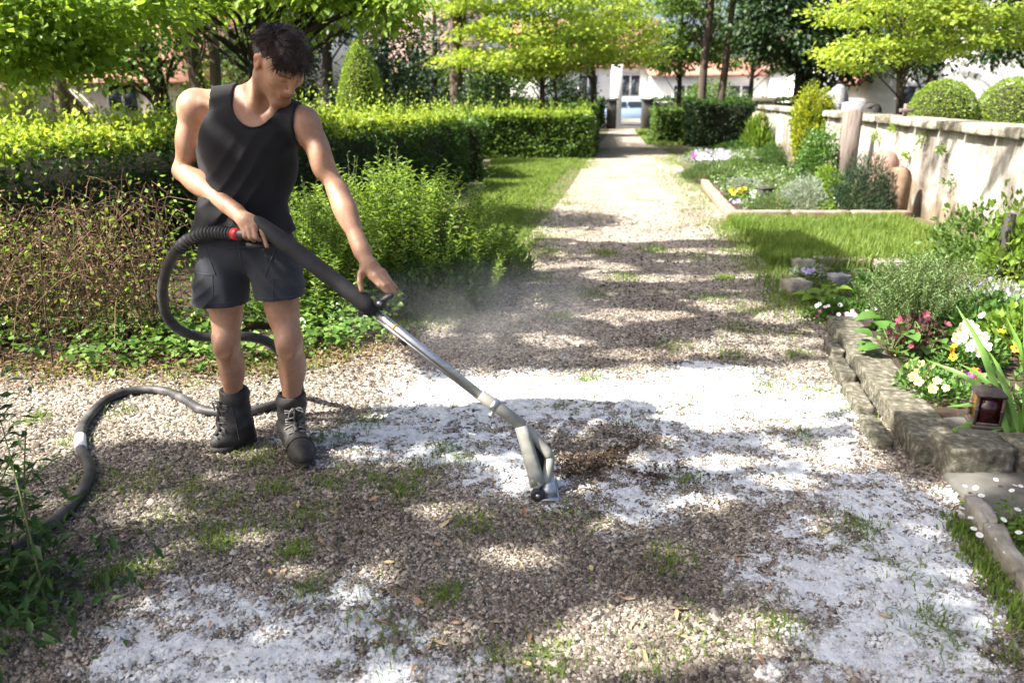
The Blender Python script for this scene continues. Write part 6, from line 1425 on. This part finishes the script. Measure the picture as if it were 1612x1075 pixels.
def boot(an, heel, toe):
    """ankle boot along heel > toe, ground level z = 0"""
    heel, toe = np.array([*heel[:2], 0]), np.array([*toe[:2], 0]); d = unit(toe-heel); n = np.array([-d[1], d[0], 0]); Ln = np.linalg.norm(toe-heel)
    lo = np.minimum(np.minimum(heel, toe), an*[1, 1, 0])-[.1, .1, .02]; hi = np.maximum(np.maximum(heel, toe), an*[1, 1, 0])+[.1, .1, .33]
    T = Field(lo, hi, .0048); top = np.array([an[0], an[1], .235])
    T.cone(heel+d*.06+[0, 0, .10], top, .050, .057, .03); T.cone(heel+d*.11+[0, 0, .10], top, .048, .058, .03); T.cone(heel+d*.055+[0, 0, .06], heel+d*.065+[0, 0, .12], .046, .045, .03)
    T.cone(heel+d*.09+[0, 0, .10], heel+d*(Ln-.10)+[0, 0, .062], .050, .046, .03); T.ell(heel+d*(Ln-.085)+[0, 0, .05], (.088, .05, .046), .03, np.stack([d, n, [0, 0, 1]])); T.cone(heel+d*.05+[0, 0, .045], heel+d*(Ln-.09)+[0, 0, .045], .038, .042, .03)
    X, Y, Z = T.grid()
    D = T.D+.0022*np.sin(Z*95+2*np.sin(X*30))*np.clip((Z-.09)/.05, 0, 1)
    D = np.maximum(D, .028-Z); D = np.maximum(D, Z-.262)
    P = np.stack(np.broadcast_arrays(X, Y, Z), -1); D = np.maximum(D, -np.maximum(np.linalg.norm(P[..., :2]-top[:2], axis=-1)-.049, .215-Z))
    T.D = D.astype(np.float32); V, F = T.skin(); b = mesh('boot', V, F, LEATH, man, smooth=True)
    # sole: outline swept up, with a heel step and lugs
    f = np.linspace(0, 1, 15); wl = np.array([.0, .030, .038, .040, .038, .036, .037, .040, .045, .048, .048, .044, .036, .022, .0])
    up = [heel+d*(x*(Ln+.012)-.006)+n*w for x, w in zip(f, wl)]+[heel+d*(x*(Ln+.012)-.006)-n*w for x, w in zip(f[-2:0:-1], wl[-2:0:-1])]
    m = len(up); up = np.array(up); V = np.concatenate([up+[0, 0, .010], up*1+[0, 0, .036]]); F = [tuple(range(m))[::-1] if False else tuple(range(m)), tuple(range(2*m-1, m-1, -1))]+[(i, m+i, m+(i+1) % m, (i+1) % m) for i in range(m)]
    parts = [(V, F)]
    for i, x in enumerate(np.linspace(.02, Ln-.03, 10)):
        if .085 < x < .115: continue
        parts.append(box(heel+d*x+[0, 0, .006], (.017, .07+.012*(x > .12), .012), math.atan2(d[1], d[0])))
    V, F = cat_mesh(parts); mesh('sole', V, F, SOLE, b)
    # laces zig-zag up the tongue, laid on the leather
    def onto(p, dr):
        p = np.array(p, float)
        for _ in range(60):
            i_ = np.round((p-T.lo)/T.h).astype(int)
            if np.any(i_ < 0) or np.any(i_ >= T.n) or T.D[tuple(i_)] > .001: break
            p = p+dr*.003
        return p
    L_ = []; up_ = np.array([0, 0, 1.])
    spine = [(heel+d*(.185-.022*i)+[0, 0, .075], unit(up_+d*.4)) for i in range(3)]+[(np.array([top[0], top[1], .115+.026*i]), unit(d+up_*.15)) for i in range(5)]
    for i, (c, dr) in enumerate(spine):
        for s in ((1, -1) if i % 2 == 0 else (1,)):
            pts = [onto(c+n*x*s, unit(dr+n*x*s*14)) for x in (-.026, -.012, 0, .012, .026)]
            pts = [p+up_*.010*(j-2)/2*(1 if i % 2 else .6) for j, p in enumerate(pts)]
            L_.append(tube(smooth_path(pts, 9), .0032, 5))
    c = onto(np.array([top[0], top[1], .215]), d)
    for s in (1, -1):
        L_.append(tube(smooth_path([c, c+n*.028*s+d*.018-[0, 0, .008], c+n*.036*s+d*.012-[0, 0, .045]], 8), .0028, 5)); L_.append(tube(smooth_path([c, c+n*.02*s+d*.022+[0, 0, .008], c+n*.03*s+d*.02-[0, 0, .015], c+d*.004], 9), .0028, 5))
    # tongue, toe cap and collar seams
    tg = [onto(q_[0]+n*0, q_[1])+q_[1]*-.001 for q_ in spine]; V, F = tube(smooth_path(tg, 16), .012, 8); mesh('tongue', V, F, LEATH, b, smooth=True)
    sm = [onto(heel+d*(Ln-.10)+[0, 0, .045], unit(n*cos(a_)+up_*sin(a_))) for a_ in np.linspace(.15, pi-.15, 11)]; V, F = tube(smooth_path(sm, 20), .003, 5); mesh('toe_seam', V, F, SOLE, b)
    V, F = cat_mesh(L_); mesh('laces', V, F, LACE, b)
    V, F = lathe([(.050, 0), (.057, .004), (.0575, .018), (.055, .03), (.048, .034), (.044, .03)], (an[0], an[1], .235), 18); mesh('sock', V, F, TANK, b, smooth=True)
boot(J['anR'], gr(403, 694), gr(334, 716)); boot(J['anL'], gr(455, 693), gr(483, 741))
# hair: a shaped cap plus many short strands
def hair():
    T = Field(HC-.19, HC+.19, .004)
    T.ell(hd(0, -.016, .022), np.array([.083, .098, .088])*HS, .01, HM); T.ell(hd(0, .045, .062), np.array([.066, .05, .038])*HS, .02, HM); T.ell(hd(0, -.05, -.01), np.array([.074, .06, .075])*HS, .02, HM)
    P = np.stack(np.meshgrid(*T.ax, indexing='ij'), -1); q = (P-HC)@HM.T/HS
    l, f, u = q[..., 0], q[..., 1], q[..., 2]
    line = np.where(f > .02, .036+.010*np.sin(l*70), np.where(f > -.035, .036-(.02-f)*1.35, -.055))        # hairline: forehead, temple, round the ear, nape
    D = np.maximum(T.D-.004*np.sin(l*120+f*60)*np.sin(f*90)-.004*np.sin(u*110+l*50), (line-u)*HS)
    T.D = D.astype(np.float32); return T.skin()
HAIRM = leaf_mat('dark_brown_hair', [(.012, .0075, .0055), (.026, .016, .0115), (.068, .042, .030)], .05, .5, spec=.2, patch=40)
V, F = hair(); hr = mesh('hair', V, F, HAIRM, man, smooth=True)
q = (V-HC)@HM.T/HS; cen = V.mean(0); sel = rng.integers(0, len(V), 9000)
nr = unit(V[sel]-hd(0, -.02, -.02)); root = V[sel]-nr*.008
cl = np.round(q[sel]/.022); ph_ = np.sin(cl@np.array([[12.9, 78.2, 37.7], [39.3, 11.1, 83.1], [73.1, 52.2, 9.1]]).T*43.7)
flow = Hf*.5-Hu*.05+rng.normal(0, .18, (len(sel), 3))+ph_*.55; flow += np.where((q[sel, 1] < -.02)[:, None], -Hu*.7, 0)
fl = flow-nr*np.sum(flow*nr, 1, keepdims=True)
A = unit(unit(fl)+nr*.55); L_ = rng.uniform(.020, .042, len(sel))*np.where(q[sel, 2] > .045, 1.15, .42)
mpt = root+A*L_[:, None]*.55+nr*.004; tip = root+A*L_[:, None]*.8+unit(fl)*L_[:, None]*.35; B = np.cross(A, nr)*.0016
Vs = np.stack([root-B, root+B, mpt+B*.8, mpt-B*.8, tip], 1).reshape(-1, 3); k = np.arange(len(sel))[:, None]*5
mesh('hair_strands', Vs, [k+np.array([[0, 1, 2, 3]]), k+np.array([[3, 2, 4]])], HAIRM, hr)

# ------------------------------------------------------------------ foam lance, hose, steam
RUB = mat('black_foam_grip', [(.012, .012, .013), (.028, .028, .03)], 20, .7, .4, 200, bdist=.002); STEEL = mat('brushed_steel', [(.38, .39, .40), (.55, .56, .57)], 12, .32, .15, 120, metal=.9, stretch=(1, 1, 8)); PAINTG = mat('dusty_grey_paint', [(.17, .17, .145), (.26, .26, .225), (.34, .34, .305)], 10, .55, .3, 80, bdist=.003); REDP = mat('red_plastic', [(.42, .012, .02)], rough=.4, bump=0, spec=.5); BLKP = mat('black_plastic', [(.02, .02, .021), (.035, .035, .036)], 14, .5, .2); YELT = mat('yellow_tape', [(.7, .45, .03)], rough=.6, bump=0)
g0, g1, p2, p3 = at(408, 350, 3.06), at(591, 491, 2.975), at(756, 621, 2.905), at(824, 671, 2.875)
wb = gr(846, 785); lance = empty('foam_lance', (wb[0], wb[1], 0), 'long weed-control lance with black grip, steel tube and wheeled nozzle head', 'lance')
V, F = tube(smooth_path([at(404, 348, 3.07), g0, at(440, 376, 3.04), at(500, 421, 3.01), g1], 24), np.concatenate([np.linspace(.013, .033, 12), np.full(11, .033), [.031]]), 16); mesh('grip_sleeve', V, F, RUB, lance, smooth=True)
V, F = cat_mesh([tube(smooth_path([at(364, 368, 3.115), at(378, 369, 3.09), at(396, 368, 3.075), at(410, 360, 3.065), at(416, 356, 3.06)], 14), .019, 12), tube([at(388, 386, 3.05), at(418, 388, 3.05)], .010, 8)]); mesh('handle', V, F, BLKP, lance, smooth=True)
V, F = tube([at(367, 368, 3.11), at(377, 369, 3.092)], .0235, 14); mesh('trigger_collar', V, F, REDP, lance, smooth=True)
V, F = tube([g1-(p2-g1)*.06, p2], .0165, 14); mesh('steel_tube', V, F, STEEL, lance, smooth=True)
o = unit(np.cross(p2-g1, [0, 1, 0])); V, F = cat_mesh([tube([g1+(p2-g1)*.01-[0, .004, .022], g1+(p2-g1)*.98-[0, .004, .018]], .0085, 10)]); mesh('feed_pipe', V, F, STEEL, lance, smooth=True)
V, F = cat_mesh([tube([g1+(p2-g1)*.22-[0, .002, .030], g1+(p2-g1)*.30-[0, .002, .030]], .012, 10)]); mesh('valve', V, F, BLKP, lance, smooth=True)
V, F = tube([g1+(p2-g1)*.175, g1+(p2-g1)*.19], .0172, 14); mesh('marker_band', V, F, YELT, lance, smooth=True)
V, F = tube([p2, p2+(p3-p2)*.02, p3], [.020, .0235, .0235], 16); mesh('lower_sleeve', V, F, PAINTG, lance, smooth=True)
c = p2+(p3-p2)*.32; V, F = cat_mesh([tube([c-(p3-p2)*.05, c+(p3-p2)*.05], .027, 14), tube([c-[.0, .0, .02], c-[.012, .0, .047]], .008, 8), tube([c-[.008, 0, .036], c-[.016, 0, .052]], .012, 6)]); mesh('clamp', V, F, STEEL, lance, smooth=False)
# side handle near the lower end of the grip
V, F = cat_mesh([tube([at(598, 480, 2.97), at(601, 488, 2.97)], .006, 8), tube([at(592, 477, 2.985), at(602, 479, 2.945)], .017, 14), tube(smooth_path([at(598, 477, 2.965), at(609, 469, 2.965), at(619, 464, 2.975)], 8), [.012]*6+[.011, .009], 12)]); mesh('side_handle', V, F, BLKP, lance, smooth=True)
V, F = lathe([(0, -.002), (.009, -.002), (.009, .003), (0, .004)], at(597, 478, 2.94), 12, axis=(.1, -1, .1)); mesh('bolt', V, F, STEEL, lance)
# nozzle head: front duct and rear pipe forming a narrow loop down to the hood
fa, fb_ = at(821, 671, 2.87), at(847, 762, 2.79); ra, rm, rb = at(828, 672, 2.885), at(864, 716, 2.85), at(857, 762, 2.80)
def duct(a, b, w0, w1, t, n=12):
    ax = unit(b-a); s = unit(np.cross(ax, [0, 1, .15])); q = np.cross(ax, s); an_ = np.linspace(0, 2*pi, n, endpoint=False); V = []
    for f in np.linspace(0, 1, 6):
        w = w0+(w1-w0)*f; c = a+(b-a)*f
        for x in an_: V.append(c+s*w*np.sign(cos(x))*abs(cos(x))**.6+q*t*np.sign(sin(x))*abs(sin(x))**.6)
    F = [(i*n+j, i*n+(j+1) % n, (i+1)*n+(j+1) % n, (i+1)*n+j) for i in range(5) for j in range(n)]+[tuple(range(n))[::-1], tuple(5*n+j for j in range(n))]
    return np.array(V), F
V, F = duct(fa, fb_, .026, .030, .036); mesh('front_duct', V, F, PAINTG, lance, smooth=True)
V, F = tube(smooth_path([ra, ra+(rm-ra)*.55, rm-[.008, 0, -.012], rm+[.002, 0, -.012], rm+(rb-rm)*.4+[.006, 0, 0], rb], 22), [.020]*8+[.021]*14, 12); mesh('rear_pipe', V, F, PAINTG, lance, smooth=True)
V, F = cat_mesh([(np.array([fa+[.012, .012, -.02], rm+[-.012, .006, 0], rb+[-.01, .004, .01], fb_+[.0, .01, .01], fa+[.012, .022, -.02], rm+[-.012, .016, 0], rb+[-.01, .014, .01], fb_+[.0, .02, .01]]), [(0, 1, 2, 3), (7, 6, 5, 4), (0, 4, 5, 1), (1, 5, 6, 2), (2, 6, 7, 3), (3, 7, 4, 0)])]); mesh('web_plate', V, F, DARKP, lance)
V, F = duct(at(840, 752, 2.80), at(852, 765, 2.785), .022, .026, .035); mesh('collar', V, F, PAINTG, lance)
hb = gr(862, 783); V, F = cat_mesh([(np.array([(-.035, -.03, .008), (.04, -.03, .008), (.04, .13, .008), (-.035, .13, .008), (-.02, -.02, .062), (.025, -.02, .062), (.025, .10, .062), (-.02, .10, .062)])+hb, [(0, 3, 2, 1), (4, 5, 6, 7), (0, 1, 5, 4), (1, 2, 6, 5), (2, 3, 7, 6), (3, 0, 4, 7)]), bevel_box(hb+[.0, .05, .010], (.09, .19, .012), .004)]); mesh('hood', V, F, STEEL, lance)
for y in (-.045, .15):
    c = np.array([wb[0], wb[1]+y+.02, .030]); V, F = lathe([(.008, -.011), (.022, -.011), (.027, -.007), (.0275, .007), (.022, .011), (.008, .011)], c, 22, axis=(0, 1, 0)); w = mesh('wheel', V, F, BLKP, lance, smooth=True)
    V, F = lathe([(0, -.014), (.0085, -.013), (.0085, .013), (0, .014)], c, 12, axis=(0, 1, 0)); mesh('hub', V, F, STEEL, w)
V, F = tube([(wb[0], wb[1]-.03, .03), (wb[0], wb[1]+.17, .03)], .005, 8); mesh('axle', V, F, STEEL, lance)
# hose
hose = empty('hose', gr(127, 705), 'thick black hose looping from the lance handle across the gravel to the left edge', 'hose')
R_ = .0225
air = [at(366, 368, 3.115), at(340, 366, 3.14), at(312, 370, 3.18), at(284, 388, 3.25), at(264, 420, 3.32), at(256, 460, 3.37), at(264, 500, 3.42), at(292, 524, 3.46), at(335, 531, 3.5), at(390, 530, 3.54), at(425, 540, 3.58), at(445, 562, 3.64), at(468, 600, 3.74)]
gnd = [gr(x, y, R_+.006) for x, y in [(470, 621), (440, 634), (400, 645), (355, 649), (318, 645), (292, 630), (262, 616), (226, 613), (185, 621), (152, 642), (130, 672), (127, 705), (141, 738), (128, 775), (95, 812), (50, 845), (0, 880), (-60, 910)]]
hp = smooth_path(air+gnd, 360)
V, F = tube(hp[18:], R_*(1+.03*np.sin(np.arange(342)*.9)), 12); mesh('tube', V, F, mat('hose_rubber', [(.014, .014, .015), (.035, .034, .034), (.10, .095, .09)], 9, .55, .4, 60, bdist=.003), hose, smooth=True)
i = np.arange(0, 130); rp = smooth_path(hp[:38], 130); V, F = tube(rp, .0215+.0055*(np.sin(i*2*pi/8) > 0), 12); mesh('bend_guard', V, F, BLKP, hose, smooth=False)
tp = int(np.argmin(np.linalg.norm(hp-gr(127, 702, R_), axis=1))); V, F = tube(hp[tp-4:tp+4], R_*1.09, 14); mesh('white_tape', V, F, FRAMEW, hose, smooth=True)
# faint steam drifting off the treated gravel
def steam():
    m = bpy.data.materials.new('steam'); m.use_nodes = True; N, L = m.node_tree.nodes, m.node_tree.links
    N.remove(N['Principled BSDF']); v = N.new('ShaderNodeVolumePrincipled'); v.inputs['Color'].default_value = (.92, .92, .9, 1); v.inputs['Anisotropy'].default_value = .2
    tc = N.new('ShaderNodeTexCoord'); n = noise(N, L, 3.4, 3, .5, vec=tc.outputs['Object'], dist=.6)
    # thins out towards the rim of the puff
    ln = N.new('ShaderNodeVectorMath'); ln.operation = 'LENGTH'; sc_ = N.new('ShaderNodeVectorMath'); sc_.operation = 'MULTIPLY'; sc_.inputs[1].default_value = (1/.85, 1/.55, 1/.33); L.new(tc.outputs['Object'], sc_.inputs[0]); L.new(sc_.outputs[0], ln.inputs[0])
    fa_ = N.new('ShaderNodeMapRange'); fa_.inputs['From Min'].default_value = .25; fa_.inputs['From Max'].default_value = 1; fa_.inputs['To Min'].default_value = 1; fa_.inputs['To Max'].default_value = 0; L.new(ln.outputs['Value'], fa_.inputs['Value'])
    nr_ = N.new('ShaderNodeMapRange'); nr_.inputs['From Min'].default_value = .34; nr_.inputs['From Max'].default_value = .85; L.new(n.outputs['Fac'], nr_.inputs['Value'])
    mu = N.new('ShaderNodeMath'); mu.operation = 'MULTIPLY'; L.new(fa_.outputs[0], mu.inputs[0]); L.new(nr_.outputs[0], mu.inputs[1]); m2 = N.new('ShaderNodeMath'); m2.operation = 'MULTIPLY'; m2.inputs[1].default_value = STEAM; L.new(mu.outputs[0], m2.inputs[0])
    L.new(m2.outputs[0], v.inputs['Density']); L.new(v.outputs[0], N['Material Output'].inputs['Volume'])
    c = np.array([-.15, 4.2, .36]); prof = [(0, -.33)]+[(.85*cos(a), .33*sin(a)) for a in np.linspace(-pi/2, pi/2, 9)[1:-1]]+[(0, .33)]
    V, F = lathe(prof, (0, 0, 0), 20); V[:, 1] *= .55/.85
    mesh('steam', V+c, F, m, origin=c, label='faint steam drifting above the gravel beyond the lance', cat='steam', kind='stuff')
STEAM = .85
steam()
